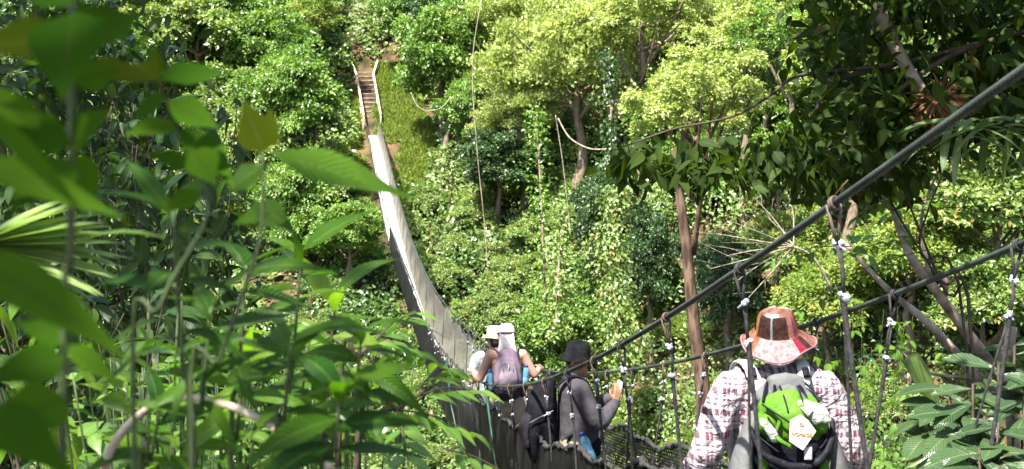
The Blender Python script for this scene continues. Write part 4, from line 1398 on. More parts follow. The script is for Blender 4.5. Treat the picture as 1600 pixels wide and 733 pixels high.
def shrubs(n, box, kind, rr, name, label, group, Hs=.8):
    i = 0
    while i < n:
        px = rs.uniform(box[0], box[2]); py = rs.uniform(box[1], box[3])
        r = rs.uniform(*rr)
        if any((px - a) ** 2 + (py - b) ** 2 < (.7 * (r + c)) ** 2 for a, b, c in spots) and rs.random() < .93:
            n -= .03
            i += 0
            if n < i: break
            continue
        if 520 < px < 690 and 90 < py < 290:
            continue
        spots.append((px, py, r))
        d = ray_at_height(px, py, Hs)
        if d is None:
            i += 1; continue
        tree(px, py, r, Hs, kind, label, name, 'shrub', trunk=.05, group=group, d=d, part='foliage', sz=(1, 1, 1), limbs=3)
        i += 1


shrubs(26, (630, 300, 900, 560), 'pale', (24, 44), 'pale_shrub', 'pale glossy leaved shrub in the sunlit thicket right of the bridge', 'pale shrubs right of the bridge')
shrubs(20, (300, 260, 600, 640), 'pale', (24, 40), 'pale_shrub', 'pale leaved shrub on the slope left of the bridge', 'pale shrubs left of the bridge')
shrubs(16, (300, 180, 560, 420), 'bushy', (20, 36), 'green_shrub', 'mid green shrub on the upper slope left of the bridge', 'green shrubs left of the bridge')
shrubs(18, (850, 480, 1120, 733), 'fern', (24, 42), 'ferny_shrub', 'soft ferny yellow green shrub low behind the hanger ropes', 'ferny shrubs below the handrail')
shrubs(14, (1130, 250, 1600, 520), 'yellow', (26, 44), 'yellow_shrub', 'yellow green shrub on the slope at the right', 'yellow shrubs at the right')
shrubs(16, (1290, 480, 1600, 733), 'pale', (24, 42), 'bright_shrub', 'bright leaved shrub low on the slope at the right', 'bright shrubs low at the right')
shrubs(12, (580, 560, 760, 733), 'pale', (22, 36), 'pale_shrub', 'pale shrub low in the ravine beneath the bridge', 'pale shrubs beneath the bridge')
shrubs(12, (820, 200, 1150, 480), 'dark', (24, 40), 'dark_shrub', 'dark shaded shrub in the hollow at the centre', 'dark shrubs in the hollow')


# climbing vines: leafy columns on trunks
def vine_column(pts, w_, label, kind='pale', nl=2600, L=.22):
    b = pts[-1]
    t = thing('climbing_vine', label, 'vine', b)
    path = smooth_path(pts, 8)
    mb = MB().tube([p - b for p in path], .06, 5)
    mb.obj('stem', M_bark, t)
    A = np.array([tuple(p) for p in path])
    k = RNG.integers(0, len(A), nl)
    k = k[RNG.random(nl) < np.clip(1.7 * vnoise(k / 2.3, k * 0 + nl, 4), .12, 1)]
    nl = len(k)
    th = RNG.uniform(0, 6.28, nl)
    wv = w_ * (.6 + .8 * vnoise(k / 3.0, k * 0 + w_, 3)) * np.abs(RNG.normal(size=nl)) * .75 + .1
    off = np.stack([np.cos(th) * wv, np.sin(th) * wv, RNG.uniform(-.35, .35, nl)], 1)
    pos = A[k] + off - np.array(b)
    ax = off * np.array([.6, .6, 0]) / w_ + RNG.normal(size=(nl, 3)) * .5 + np.array([0, 0, -.5])
    nr = off / w_ * np.array([1, 1, 0]) + RNG.normal(size=(nl, 3)) * .4 + np.array([0, 0, .7])
    s = RNG.uniform(.6, 1.2, nl)
    ob('foliage', cards_mesh('foliage', pos, ax, nr, L * s, L * .65 * s, LM[kind]), t)


vine_column([P(838, 175, 62), P(845, 300, 61), P(850, 420, 60), P(855, 500, 60)], .55, 'tall leafy vine column rising straight from the pale thicket to the lime crown', 'mid')
vine_column([P(965, 300, 57), P(955, 400, 56), P(965, 500, 55), P(975, 570, 55)], .7, 'broad pale vine curtain left of the reddish brown trunk', 'pale', 3200)
vine_column([P(950, 90, 62), P(955, 190, 61), P(952, 260, 60)], .4, 'slim dark ivy column below the orange roof', 'dark', 1500)
vine_column([P(880, 330, 58), P(872, 430, 57), P(868, 520, 56)], .4, 'narrow pale vine column beside the taller green one', 'pale', 1500)


def vine(pts, r, label, mat=M_dead):
    p = smooth_path(pts, 8)
    b = p[0]
    o = MB().tube([q - b for q in p], r, 5).obj('hanging_vine', mat, None, b)
    tag(o, label, 'vine')


vine([P(752, 0, 58), P(738, 100, 57.5), P(745, 230, 57), P(756, 340, 56.5), P(762, 420, 56)], .016, 'long thin pale vine hanging straight down right of the grassy strip')
vine([P(868, 180, 58), P(880, 260, 57.5), P(892, 370, 57)], .014, 'thin vine hanging from the lime crown into the dark hollow')
vine([P(642, 145, 74), P(652, 165, 73.6), P(668, 173, 73.4), P(690, 168, 73.4), P(705, 150, 74)], .025, 'curved vine looping beside the grassy strip')
vine([P(872, 185, 56), P(890, 215, 55.6), P(920, 232, 55.4), P(948, 233, 55.2)], .035, 'curved bare vine arching right under the lime crown')


# bare trees
def bare(base, tips, r, label, name='dead_tree', mat=M_dead, cat='tree', trunk_top=None):
    t = thing(name, label, cat, base)
    tt = (trunk_top or (base + (tips[0] - base) * .5)) - base
    MB().tube(smooth_path([Vector((0, 0, -.5)), tt * .5 + Vector((.05 * tt.length * .2, 0, 0)), tt], 4), lerp_r(r, r * .6, 9), 7).obj('trunk', mat, t)
    for e in tips:
        e = e - base
        m_ = tt * .45 + e * .55 + Vector((random.uniform(-1, 1), random.uniform(-1, 1), random.uniform(-.5, .5))) * .08 * (e - tt).length
        b_ = MB()
        pp = smooth_path([tt, m_, e], 5)
        b_.tube(pp, lerp_r(r * .55, r * .12, len(pp)), 5)
        for q in range(4):
            s_ = pp[int(len(pp) * (.3 + .15 * q))]
            dr = (e - tt).normalized() + Vector((random.uniform(-1, 1), random.uniform(-1, 1), random.uniform(-.6, 1))) * .9
            b_.tube([s_, s_ + dr * .28 * (e - tt).length], [r * .16, r * .05], 4)
        b_.obj('branch', mat, t)


dB = 91.5
bare(Vector((P(568, 110, dB).x, dB, gz(P(568, 110, dB).x, dB))), [P(549, 20, dB), P(562, 5, dB), P(585, 18, dB + 1), P(592, 40, dB), P(553, 62, dB)], .16, 'bare pale dead tree standing just above the wooden steps', trunk_top=P(569, 66, dB))
bare(P(1300, 420, 30), [P(1140, 345, 29), P(1150, 440, 29), P(1135, 400, 28.5), P(1180, 310, 30), P(1230, 300, 30), P(1165, 470, 29.5), P(1120, 365, 29), P(1200, 340, 30), P(1210, 420, 30), P(1110, 420, 29)], .035, 'bleached leafless branches of a fallen tree behind the patchwork sun hat', 'dead_branches', cat='branch', trunk_top=P(1240, 385, 29.6))
bare(P(1195, 190, 62), [P(1190, 90, 62), P(1205, 100, 62), P(1222, 105, 62), P(1180, 120, 62)], .12, 'grey bare sapling cluster behind the arching branch', trunk_top=P(1196, 160, 62))

# huts on the upper slope
M_tin = mat_noise('pale_tin_roof', (.62, .68, .72), (.80, .84, .86), scale=3, rough=.4, spec=.5)
M_rust = mat_noise('orange_roof', (.42, .12, .045), (.55, .20, .08), scale=3, rough=.7)
M_wall = mat_noise('hut_boards', (.20, .14, .09), (.34, .26, .18), scale=3, rough=.85, stretch=(6, 6, .5))


def hut(c, w_, dpt, h, roofm, label):
    base = c - Vector((0, 0, h))
    t = thing('hut', label, 'hut', base)
    MB().box((0, 0, h * .25), (w_ * .8, dpt * .8, h * 1.5 - .1)).obj('wall', M_wall, t)
    rf = MB()
    for s in (-1, 1):
        a = R(24)
        rf.box((0, s * dpt * .28, h + .05), (w_ * 1.05, dpt * .62, .08), Matrix.Rotation(-s * a, 3, 'X'))
    rf.obj('roof', roofm, t)
    MB().box((w_ * .1, -dpt * .4 - .03, h * .35), (.9, .06, 1.8)).obj('door', M_rust, t)


hut(P(1105, 52, 84), 5.0, 4.0, 2.6, M_tin, 'hut with pale tin roof glimpsed between the lime crowns')
hut(P(1275, 42, 80), 4.5, 3.6, 2.6, M_tin, 'second pale roofed hut, beside the edge of the dark overhanging crown')
hut(P(985, 98, 74), 3.2, 3.0, 2.2, M_rust, 'hut with orange roof behind the ivy column')
# ================================================================== near vegetation
NL = {
    'lance': leaf_mat('lance_leaf', (.014, .055, .002), (.055, .13, .005), rib=(.08, .15, .02), trans=.42, rough=.5, spec=.25, veins=16),
    'lance_y': leaf_mat('yellow_green_lance_leaf', (.04, .12, .004), (.11, .19, .010), rib=(.13, .20, .04), trans=.45, rough=.4, spec=.45, veins=16),  # yellower and brighter than the plain lance leaf
    'broad': leaf_mat('broad_leaf', (.020, .060, .003), (.044, .098, .005), rib=(.035, .06, .01), trans=.42, rough=.85, spec=.04),
    'olive': leaf_mat('olive_leaf', (.045, .07, .003), (.07, .09, .005), rib=(.08, .10, .015), trans=.5, rough=.8, spec=.05),
    'corr': leaf_mat('corrugated_leaf', (.011, .032, .006), (.042, .085, .015), rib=(.06, .10, .03), trans=.22, rough=.4, spec=.28, veins=22),
    'gloss': leaf_mat('glossy_big_leaf', (.022, .048, .018), (.045, .082, .03), rib=(.09, .13, .05), trans=.25, rough=.38, spec=.4, veins=14),
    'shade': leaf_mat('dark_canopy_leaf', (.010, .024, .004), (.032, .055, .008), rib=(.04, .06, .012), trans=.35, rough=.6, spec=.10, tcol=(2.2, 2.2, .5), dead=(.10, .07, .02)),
    'pinn': leaf_mat('pinnate_leaflet', (.05, .12, .015), (.11, .20, .03), rib=(.14, .22, .06), trans=.4, rough=.33, spec=.55),
    'strap': leaf_mat('strap_leaf', (.05, .09, .025), (.10, .15, .04), rib=(.12, .17, .06), trans=.3, rough=.4, spec=.5),
    'palm': leaf_mat('fan_palm_blade', (.10, .17, .04), (.19, .26, .08), rib=(.24, .30, .12), trans=.4, rough=.4, spec=.5),
}
M_stem = mat_noise('green_stem', (.018, .035, .008), (.045, .065, .018), scale=12, rough=.6)
M_twig = mat_noise('brown_twig', (.022, .016, .009), (.06, .042, .026), scale=10, rough=.85, bump=.4)
M_palebark = mat_noise('pale_blotched_bark', (.09, .065, .045), (.28, .23, .18), scale=9, rough=.85, bump=.4, stretch=(1, 1, 1))

Z = Vector((0, 0, 1))


def leaf_px(lst, base, tip, wpx, d, d2=None, face=None, droop=None):
    """one leaf from pixel base to pixel tip: (pos, axis, normal, length, width)"""
    d2 = d if d2 is None else d2
    a = P(*base, d); b_ = P(*tip, d2)
    ax = b_ - a
    view = -((a + b_) / 2).normalized()
    up = Vector((0, 0, 1))
    n_ = (face if face is not None else view * .65 + up * .5 + Vector((random.uniform(-.3, .3), 0, 0)))
    lst.append((a, ax, n_, ax.length, wpx / FPX * d, droop if droop is not None else random.uniform(.02, .14)))


def leaf_obj(lst, kind, parent, prof='lance', name='leaves', fold=.22, wave=.02):
    b = Vector(parent.location) if parent is not None else Vector()
    pos = np.array([tuple(l[0] - b) for l in lst]); ax = np.array([tuple(l[1]) for l in lst]); nr = np.array([tuple(l[2]) for l in lst])
    me = leaves_mesh(name, pos, ax, nr, np.array([l[3] for l in lst]), np.array([l[4] for l in lst]), NL[kind], prof, np.array([l[5] for l in lst]), fold, wave=wave)
    return ob(name, me, parent)


def near_base(p, drop=None):
    z = gz(p.x, p.y)
    return Vector((p.x, p.y, min(z, p.z - .3)))


def stem_obj(paths, parent, mat=None, name='stem'):
    b = Vector(parent.location)
    mb = MB()
    for pts, r0, r1 in paths:
        p = smooth_path(pts, 5)
        mb.tube([q - b for q in p], lerp_r(r0, r1, len(p)), 6)
    return mb.obj(name, mat or M_stem, parent)


# --- A: tall blurred stem close to the lens
b0 = near_base(P(100, 733, .95))
t = thing('tall_leafy_stem', 'tall out of focus stem with big dark oval leaves, closest plant on the left', 'plant', b0)
node = P(112, 60, .95)
stem_obj([([b0, P(98, 760, .95), P(110, 400, .95), P(112, 120, .95), P(116, -80, .96)], .0036, .0026)], t)
L1, L2 = [], []
for bs, tp, wd, dd, kind in (
        ((112, 60), (-60, 70), 78, .92, 2), ((118, 20), (90, 150), 125, .9, 1), ((120, 60), (222, 15), 110, .97, 1), ((112, 130), (190, 105), 60, .95, 1),
        ((135, 108), (262, 122), 56, .98, 2), ((112, 225), (-30, 180), 80, .93, 1), ((110, 230), (175, 165), 70, .95, 1), ((110, 250), (10, 330), 90, .9, 1),
        ((112, 240), (150, 330), 60, .99, 1), ((60, 200), (-40, 120), 60, .9, 1), ((-30, 170), (150, 345), 42, .8, 1), ((-40, 250), (205, 340), 60, .85, 1),
        ((-60, 395), (215, 540), 92, .8, 1), ((-40, 440), (90, 480), 50, .8, 1), ((105, 535), (20, 500), 50, .95, 1), ((100, 560), (-30, 590), 70, .93, 1),
        ((100, 620), (-20, 680), 90, .9, 1), ((-30, 640), (120, 735), 90, .85, 1), ((105, 540), (190, 600), 40, .95, 1), ((110, 10), (40, -40), 90, .9, 1), ((115, -10), (200, -60), 80, .95, 1)):
    leaf_px(L2 if kind == 2 else L1, bs, tp, wd, dd, dd * random.uniform(.94, 1.08))
leaf_obj(L1, 'broad', t, 'ovate')
leaf_obj(L2, 'olive', t, 'ovate')
# --- B: leaves around (250,110)-(360,280)
b0 = near_base(P(330, 733, 1.25))
t = thing('blurred_branch', 'out of focus leafy branch with dark leaves below a pale olive leaf, upper left', 'plant', b0)
stem_obj([([b0, P(210, 700, 1.25), P(250, 480, 1.25), P(325, 330, 1.25), P(285, 215, 1.25), P(245, 120, 1.2)], .003, .0015)], t)
L1, L2 = [], []
for bs, tp, wd, dd, kind in (((245, 122), (366, 106), 46, 1.2, 1), ((250, 118), (205, 92), 40, 1.2, 2), ((262, 160), (345, 200), 60, 1.2, 1), ((285, 200), (372, 285), 66, 1.25, 1),
                             ((280, 195), (195, 205), 50, 1.25, 1), ((300, 230), (340, 290), 60, 1.2, 1), ((300, 260), (230, 235), 40, 1.3, 1), ((262, 150), (200, 185), 44, 1.25, 1),
                             ((245, 118), (240, 70), 30, 1.2, 2), ((315, 300), (250, 330), 40, 1.3, 1)):
    leaf_px(L2 if kind == 2 else L1, bs, tp, wd, dd, dd * random.uniform(.95, 1.05))
leaf_obj(L1, 'broad', t)
leaf_obj(L2, 'olive', t, 'ovate')
# --- C: the single big leaf over the bridge
b0 = near_base(P(420, 733, 1.35))
t = thing('blurred_sapling', 'out of focus sapling whose largest leaf points right across the bridge', 'plant', b0)
stem_obj([([b0, P(300, 740, 1.35), P(345, 560, 1.35), P(405, 380, 1.35), P(410, 240, 1.35)], .003, .0018)], t)
L1, L2 = [], []
leaf_px(L1, (424, 238), (652, 306), 66, 1.35, 1.30, face=Vector((.1, -.75, .65)), droop=.04)
leaf_px(L2, (412, 238), (380, 155), 60, 1.35, face=Vector((0, -1, .1)), droop=.02)
leaf_px(L2, (412, 232), (424, 168), 44, 1.38, face=Vector((.2, -1, .1)), droop=.02)
leaf_px(L1, (395, 318), (465, 360), 50, 1.4, droop=.1)
leaf_px(L1, (410, 260), (350, 300), 44, 1.3)
leaf_px(L1, (420, 330), (360, 350), 30, 1.4)
leaf_obj(L1, 'lance', t)
leaf_obj(L2, 'olive', t, 'ovate')


# --- D: shoots with lance leaves
def shoot(top, bot, d, nleaf, Lpx, kind, label, group, spread=1.0, span=.62, wr=.27):
    b0 = near_base(P(bot[0], bot[1], d))
    t = thing('lance_leaved_shoot', label, 'plant', b0, 0, group)
    tp = P(*top, d)
    pb = P(*bot, d)
    path = smooth_path([b0, pb, pb.lerp(tp, .55) + Vector((random.uniform(-.04, .04), random.uniform(-.05, .05), 0)), tp], 6)
    stem_obj([([b0, pb, pb.lerp(tp, .5), tp], .0045 * d ** .5, .002)], t)
    lst = []
    for i in range(nleaf):
        f = 1 - span * (i / nleaf) ** 1.1
        p = pb.lerp(tp, f)
        a = i * 2.4 + random.uniform(-.5, .5)
        out = Vector((math.cos(a), math.sin(a) * .8, random.uniform(-.25, .55)))
        if i < 3:
            out.z += .9
        L = Lpx / FPX * d * random.uniform(.65, 1.15)
        ax = out.normalized()
        nn = Z + out * .2 + Vector((random.uniform(-.6, .6), random.uniform(-.9, .1), 0))
        lst.append((p, ax, nn, L, L * wr * random.uniform(.8, 1.2), random.uniform(.1, .85)))
    leaf_obj(lst, kind, t)


LAB = 'leafy shoot with long pointed leaves in the tangle left of the bridge'
GRP = 'long leaved shoots left of the bridge'
for top, bot, d, nl_, lp, kd_ in (
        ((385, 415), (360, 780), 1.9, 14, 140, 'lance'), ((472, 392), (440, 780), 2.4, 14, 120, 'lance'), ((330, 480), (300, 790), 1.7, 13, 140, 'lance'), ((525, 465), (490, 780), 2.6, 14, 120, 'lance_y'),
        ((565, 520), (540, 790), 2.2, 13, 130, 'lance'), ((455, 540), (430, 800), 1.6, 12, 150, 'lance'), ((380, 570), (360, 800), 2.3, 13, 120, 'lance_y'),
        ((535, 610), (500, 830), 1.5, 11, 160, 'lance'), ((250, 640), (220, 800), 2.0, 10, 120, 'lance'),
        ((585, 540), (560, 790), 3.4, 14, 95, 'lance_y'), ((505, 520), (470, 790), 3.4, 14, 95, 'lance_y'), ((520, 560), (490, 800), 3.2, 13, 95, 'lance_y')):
    shoot(top, bot, d, nl_, lp, kd_, LAB, GRP)
shoot((270, 330), (300, 800), 1.5, 16, 170, 'lance', 'nearest shoot with arching strap leaves at the lower left, tallest of its kind', None, span=.5, wr=.2)


# --- low bright ground plants
def ground_plant(px, py, d, R_, nl_, L, kind, label, group, name='low_plant'):
    c = P(px, py, d)
    b0 = near_base(c)
    t = thing(name, label, 'plant', b0, 0, group)
    lst, paths = [], []
    for i in range(max(3, nl_ // 12)):
        a = random.uniform(0, 6.28); rr = random.uniform(.1, 1) * R_
        e = c + Vector((math.cos(a) * rr, math.sin(a) * rr, random.uniform(.0, .8) * R_))
        paths.append(([b0, b0.lerp(e, .6) + Vector((0, 0, .1 * R_)), e], .006, .002))
        for k_ in range(12):
            f = random.uniform(.45, 1)
            p = b0.lerp(e, f) + Vector((random.uniform(-1, 1), random.uniform(-1, 1), random.uniform(-.4, .6))) * .3 * R_
            out = Vector((random.uniform(-1, 1), random.uniform(-1, 1), random.uniform(-.3, .5)))
            ll = L * random.uniform(.6, 1.2)
            lst.append((p, out, Z + Vector((random.uniform(-.5, .5), random.uniform(-.7, .2), 0)), ll, ll * random.uniform(.38, .5), random.uniform(.1, .4)))
    stem_obj(paths, t)
    leaf_obj(lst, kind, t, 'ovate')


rr_ = random.Random(8)
for i in range(22):
    ground_plant(rr_.uniform(190, 560), rr_.uniform(600, 750), rr_.uniform(2.6, 5.0), .30, 96, .085, rr_.choice(['lance_y', 'lance_y', 'pinn']),
                 'low sunlit plant with small yellow green leaves near the pale fallen branch', 'low sunlit plants at the lower left')


# --- corrugated-leaf shrubs in the shade, left
def droopy(px, py, d, w_, h_, nl_, L, kind, label, group, name='broad_leaved_shrub', prof='oblong', wr=.36):
    c = P(px, py, d)
    b0 = near_base(Vector((c.x, c.y, c.z - h_)))
    t = thing(name, label, 'shrub', b0, 0, group)
    lst, paths = [], []
    nb = max(4, nl_ // 22)
    for i in range(nb):
        e = c + Vector((random.uniform(-1, 1) * w_, random.uniform(-1, 1) * w_ * .8, random.uniform(-.9, 1) * h_))
        m_ = b0.lerp(e, .55) + Vector((random.uniform(-.1, .1), 0, .15 * h_))
        paths.append(([b0, m_, e], .006, .002))
        pth = smooth_path([b0, m_, e], 6)
        for k_ in range(nl_ // nb):
            f = random.uniform(.3, 1.0)
            p = pth[int(f * (len(pth) - 1))]
            out = Vector((random.uniform(-1, 1), random.uniform(-1, 1), random.uniform(-1.1, .15)))
            ll = L * random.uniform(.6, 1.2)
            lst.append((p + out.normalized() * .02, out, Z * .8 + Vector((random.uniform(-.5, .5), random.uniform(-.9, .2), 0)), ll, ll * wr * random.uniform(.85, 1.15), random.uniform(.1, .55)))
    stem_obj(paths, t, M_twig)
    leaf_obj(lst, kind, t, prof, wave=.03)


G1 = 'shaded corrugated leaved shrubs on the left'
LB1 = 'shaded shrub with drooping corrugated leaves behind the tall blurred stem'
for px, py, d, w_, h_, nl_ in ((170, 280, 6.2, .55, .6, 130), (240, 420, 5.6, .5, .55, 130), (90, 330, 6.8, .6, .7, 130), (40, 480, 5.2, .4, .5, 110), (170, 560, 5.0, .45, .4, 110),
                               (280, 300, 7.4, .5, .6, 110), (100, 620, 4.4, .4, .3, 90), (60, 180, 7.2, .6, .5, 120), (210, 180, 7.8, .5, .5, 110), (20, 640, 4.4, .35, .3, 80)):
    droopy(px, py, d, w_, h_, nl_, .17, 'corr', LB1, G1)
droopy(60, 560, 3.6, .3, .35, 70, .17, 'lance_y', 'sunlit serrate leaved shrub at the left edge below the fan palm', None)


# --- dark thicket trees at the left, behind those shrubs
def near_tree(c, base, R3, nl_, L, kind, label, wr=.42, r=.08, name='understorey_tree', nb=12, group=None, prof='ovate', dr=(-.9, .25), top=None, extra=()):
    t = thing(name, label, 'tree', base, 0, group)
    tr = MB()
    fork = base.lerp(c, .72)
    tr.tube([q - base for q in smooth_path([base - Vector((0, 0, .4)), base.lerp(fork, .5) + Vector((.08, 0, 0)), fork], 5)], lerp_r(r * 1.2, r * .6, 11), 8)
    tips = []
    for i in range(nb):
        q = Vector((random.gauss(0, 1), random.gauss(0, 1), random.gauss(0, 1))).normalized() * random.uniform(.55, 1)
        e = c + Vector((q.x * R3[0], q.y * R3[1], q.z * R3[2]))
        m_ = fork.lerp(e, .5) + Vector((0, 0, .08 * R3[2]))
        pth = smooth_path([fork, m_, e], 5)
        tr.tube([z_ - base for z_ in pth], lerp_r(r * .4, .006, len(pth)), 5)
        tips.append(pth)
    tr.obj('trunk', M_twig, t)
    n = nl_
    q = rand_dirs(n) * (RNG.random((n, 1)) ** .42)
    pos = np.array(tuple(c - base)) + q * np.array(R3)
    # gather leaves in sprays round points inside the crown
    ns = max(10, n // 22)
    sc_ = np.array(tuple(c - base)) + (rand_dirs(ns) * (RNG.random((ns, 1)) ** .4)) * np.array(R3)
    k_ = RNG.integers(0, ns, n)
    pos = sc_[k_] + RNG.normal(size=(n, 3)) * np.array([.9, .9, .5]) * L * 1.3
    ax = RNG.normal(size=(n, 3)) * .7 + (pos - sc_[k_]) / L * .4
    ax[:, 2] += RNG.uniform(dr[0], dr[1], n)
    nr = np.array([0, 0, .9]) + RNG.normal(size=(n, 3)) * .45
    s = RNG.uniform(.6, 1.2, n)
    ob('crown', leaves_mesh('crown', pos, ax, nr, L * s, L * wr * s, NL[kind], prof, RNG.uniform(.05, .4, n), .22, wave=.02), t)
    return t


def B(px, d, py=733):
    p = P(px, py, d)
    return Vector((p.x, p.y, gz(p.x, p.y)))


near_tree(P(120, 250, 11), B(80, 11.5), (1.3, 1.3, 1.6), 1900, .17, 'corr', 'dark leaved tree filling the shade behind the corrugated shrubs', prof='oblong')
near_tree(P(20, 480, 9), B(-20, 9.5), (1.0, 1.0, 1.3), 1500, .17, 'corr', 'dark tree at the left edge behind the fan palm', prof='oblong')
near_tree(P(255, 480, 10), B(250, 10.5), (.75, .9, 1.2), 1300, .16, 'corr', 'dark bushy tree just left of the long leaved shoots', prof='oblong')
near_tree(P(30, 90, 12), B(10, 12.5), (1.2, 1.2, 1.1), 1300, .17, 'corr', 'dark tree at the upper left corner behind the oval leaves', prof='oblong')
near_tree(P(350, 640, 9), B(350, 9.5), (1.2, .9, .6), 1000, .14, 'corr', 'low shaded bush behind the pale fallen branch', prof='oblong', name='shaded_bush', r=.04)
# canopy over the viewer (it shades the left foreground)
near_tree(Vector((-2.0, -2.2, 4.6)), Vector((-2.6, -3.6, gz(-2.6, -3.6))), (1.6, 1.25, .9), 1300, .28, 'shade', 'canopy tree standing behind the viewer and shading the left foreground', wr=.45, r=.16)
near_tree(Vector((-3.5, 4.6, 5.4)), Vector((-4.9, 3.6, gz(-4.9, 3.6))), (1.9, 2.8, 1.0), 1250, .28, 'shade', 'tall tree at the left whose crown shades the corrugated shrubs', wr=.45, r=.14)

near_tree(Vector((-5.0, 8.2, 6.6)), Vector((-6.2, 8.6, gz(-6.2, 8.6))), (2.3, 2.4, 1.1), 1400, .28, 'shade', 'unseen tall tree added farther back at the left to shade the dark thicket', wr=.45, r=.14)  # out of view, added to darken the thicket with its shadow

near_tree(Vector((-2.0, -.3, 4.8)), Vector((-3.0, -.6, gz(-3.0, -.6))), (1.4, 1.2, .7), 260, .24, 'shade', 'unseen thin crowned tree added over the viewer to dapple the long leaved shoots', wr=.45, r=.08)  # sparse crown out of view, added to break up the light on the shoots

# --- fan palm leaf, left
b0 = near_base(P(-60, 733, 2.2))
t = thing('fan_palm', 'small fan palm with pale pleated leaf at the left edge', 'palm', b0)
hub = P(-40, 385, 2.2)
stem_obj([([b0, P(-70, 600, 2.2), hub], .008, .005)], t)
lst = []
for i in range(26):
    a = R(-62 + 118 * i / 25)
    L = .27 * (1 - .25 * abs(i - 12) / 13)
    ax = Vector((math.cos(a), .25 * random.uniform(-.3, .6), math.sin(a) * .45 + .02))
    lst.append((hub, ax, Vector((-.1, -.35, 1)), L, .022, random.uniform(.0, .2)))
leaf_obj(lst, 'palm', t, 'strap', fold=.5, wave=0)

# --- pale fallen branch, lower left
b0 = P(160, 760, 1.95)
pth = [P(160, 760, 1.95), P(172, 705, 1.95), P(205, 660, 1.95), P(245, 632, 1.92), P(290, 621, 1.9), P(350, 632, 1.85), P(400, 652, 1.8), P(460, 690, 1.75), P(535, 745, 1.7)]
o = MB().tube([q - b0 for q in smooth_path(pth, 6)], lerp_r(.0075, .0045, 49), 7).obj('fallen_branch', mat_noise('mottled_branch_bark', (.16, .11, .07), (.42, .36, .28), scale=22, rough=.85, bump=.4), None, b0)  # pale mottled bark colour
tag(o, 'pale mottled fallen branch arching through the lower left plants', 'branch')


# --- pinnate leaves
def pinnate(lst, a, b_, n_, Lf, droop=.35, wr=.34, term=True):
    """leaflets in pairs along a rachis from a to b"""
    d_ = b_ - a
    t_ = d_.normalized()
    side = t_.cross(Z).normalized()
    for i in range(n_):
        f = .2 + .8 * i / max(n_ - 1, 1)
        p = a + d_ * f + Vector((0, 0, -.10 * d_.length * f * f))
        for s in (-1, 1):
            ax = side * s + t_ * .55 + Vector((0, 0, random.uniform(-.5, -.1)))
            ll = Lf * random.uniform(.8, 1.1) * (1 - .25 * abs(f - .6))
            lst.append((p, ax, Z + side * (-.2 * s) + Vector((0, random.uniform(-.5, .1), 0)), ll, ll * wr, random.uniform(.1, droop)))
    if term:
        lst.append((b_ + Vector((0, 0, -.1 * d_.length)), t_ + Vector((0, 0, -.3)), Z, Lf, Lf * wr, .2))


def pinnate_plant(name, label, base, stems, fronds, Lf, kind='pinn', wr=.34, mat=None, r=(.010, .004), cat='sapling'):
    t = thing(name, label, cat, base)
    paths = [([base] + s, r[0], r[1]) for s in stems]
    lst = []
    for a, b_, n_ in fronds:
        m_ = a.lerp(b_, .5) + Vector((0, 0, .02 * (b_ - a).length))
        paths.append(([a, m_, b_ - Vector((0, 0, .1 * (b_ - a).length))], .003, .0015))
        pinnate(lst, a, b_, n_, Lf, wr=wr)
    stem_obj(paths, t, mat or M_twig)
    leaf_obj(lst, kind, t, 'lance')
    return t


b0 = near_base(P(520, 760, 3.0))
pinnate_plant('pinnate_sapling', 'glossy pinnate leaved sapling reaching right towards the bridge netting', b0,
              [[P(530, 640, 3), P(560, 560, 3), P(600, 520, 3.1)], [P(560, 680, 3), P(620, 640, 3), P(680, 600, 3.1)]],
              [(P(590, 525, 3.1), P(700, 560, 3.3), 6), (P(640, 625, 3), P(745, 595, 3.2), 6), (P(600, 640, 3), P(735, 660, 3.1), 6), (P(570, 555, 3), P(650, 470, 3.3), 6),
               (P(560, 560, 3), P(480, 500, 3.1), 5), (P(650, 610, 3.0), P(720, 560, 3.4), 5), (P(690, 700, 2.9), P(800, 735, 2.9), 5), (P(620, 640, 3), P(640, 720, 2.8), 5)], .085)

# ================================================================== right-hand side
# --- dark overhanging tree at the upper right
tb = Vector((4.4, 6.6, gz(4.4, 6.6)))
t = thing('overhanging_tree', 'dark leaved tree overhanging from the upper right with leaves hanging over the bridge', 'tree', tb)
tr = MB()
crown_c = P(1560, -60, 7.4)


def br(pts, r0, r1, n_=6):
    p = smooth_path(pts, 6)
    tr.tube([q - tb for q in p], lerp_r(r0, r1, len(p)), n_)
    return p


br([tb - Vector((0, 0, .4)), Vector((4.3, 6.8, -1.5)), Vector((4.1, 7.0, .6)), Vector((3.6, 7.2, 2.4))], .16, .09, 9)
limbs_ = [
    br([P(1720, -150, 7.2), P(1480, -90, 7.1), P(1375, 20, 7.0), P(1405, 85, 6.9), P(1445, 150, 6.8), P(1480, 175, 6.75)], .05, .028),
    br([P(1800, 0, 7.2), P(1560, 60, 7.0), P(1400, 100, 6.9), P(1290, 112, 6.8), P(1238, 122, 6.7), P(1205, 148, 6.65), P(1145, 182, 6.5), P(1060, 200, 6.45), P(1010, 216, 6.4), P(960, 235, 6.3)], .015, .003),
    br([P(1400, 100, 6.9), P(1300, 130, 6.9), P(1270, 180, 6.8), P(1220, 250, 6.7)], .016, .006),
    br([P(1800, 120, 7.6), P(1650, 180, 7.5), P(1520, 200, 7.4), P(1400, 230, 7.3)], .05, .012),
    br([P(1800, -100, 8), P(1600, 20, 7.9), P(1480, 40, 7.8), P(1300, 40, 7.7), P(1240, 60, 7.6)], .04, .008),
    br([P(1560, 60, 7.0), P(1480, 90, 6.9), P(1380, 160, 6.7), P(1300, 230, 6.6), P(1240, 290, 6.5)], .02, .005),
]
tr.obj('trunk', M_twig, t)
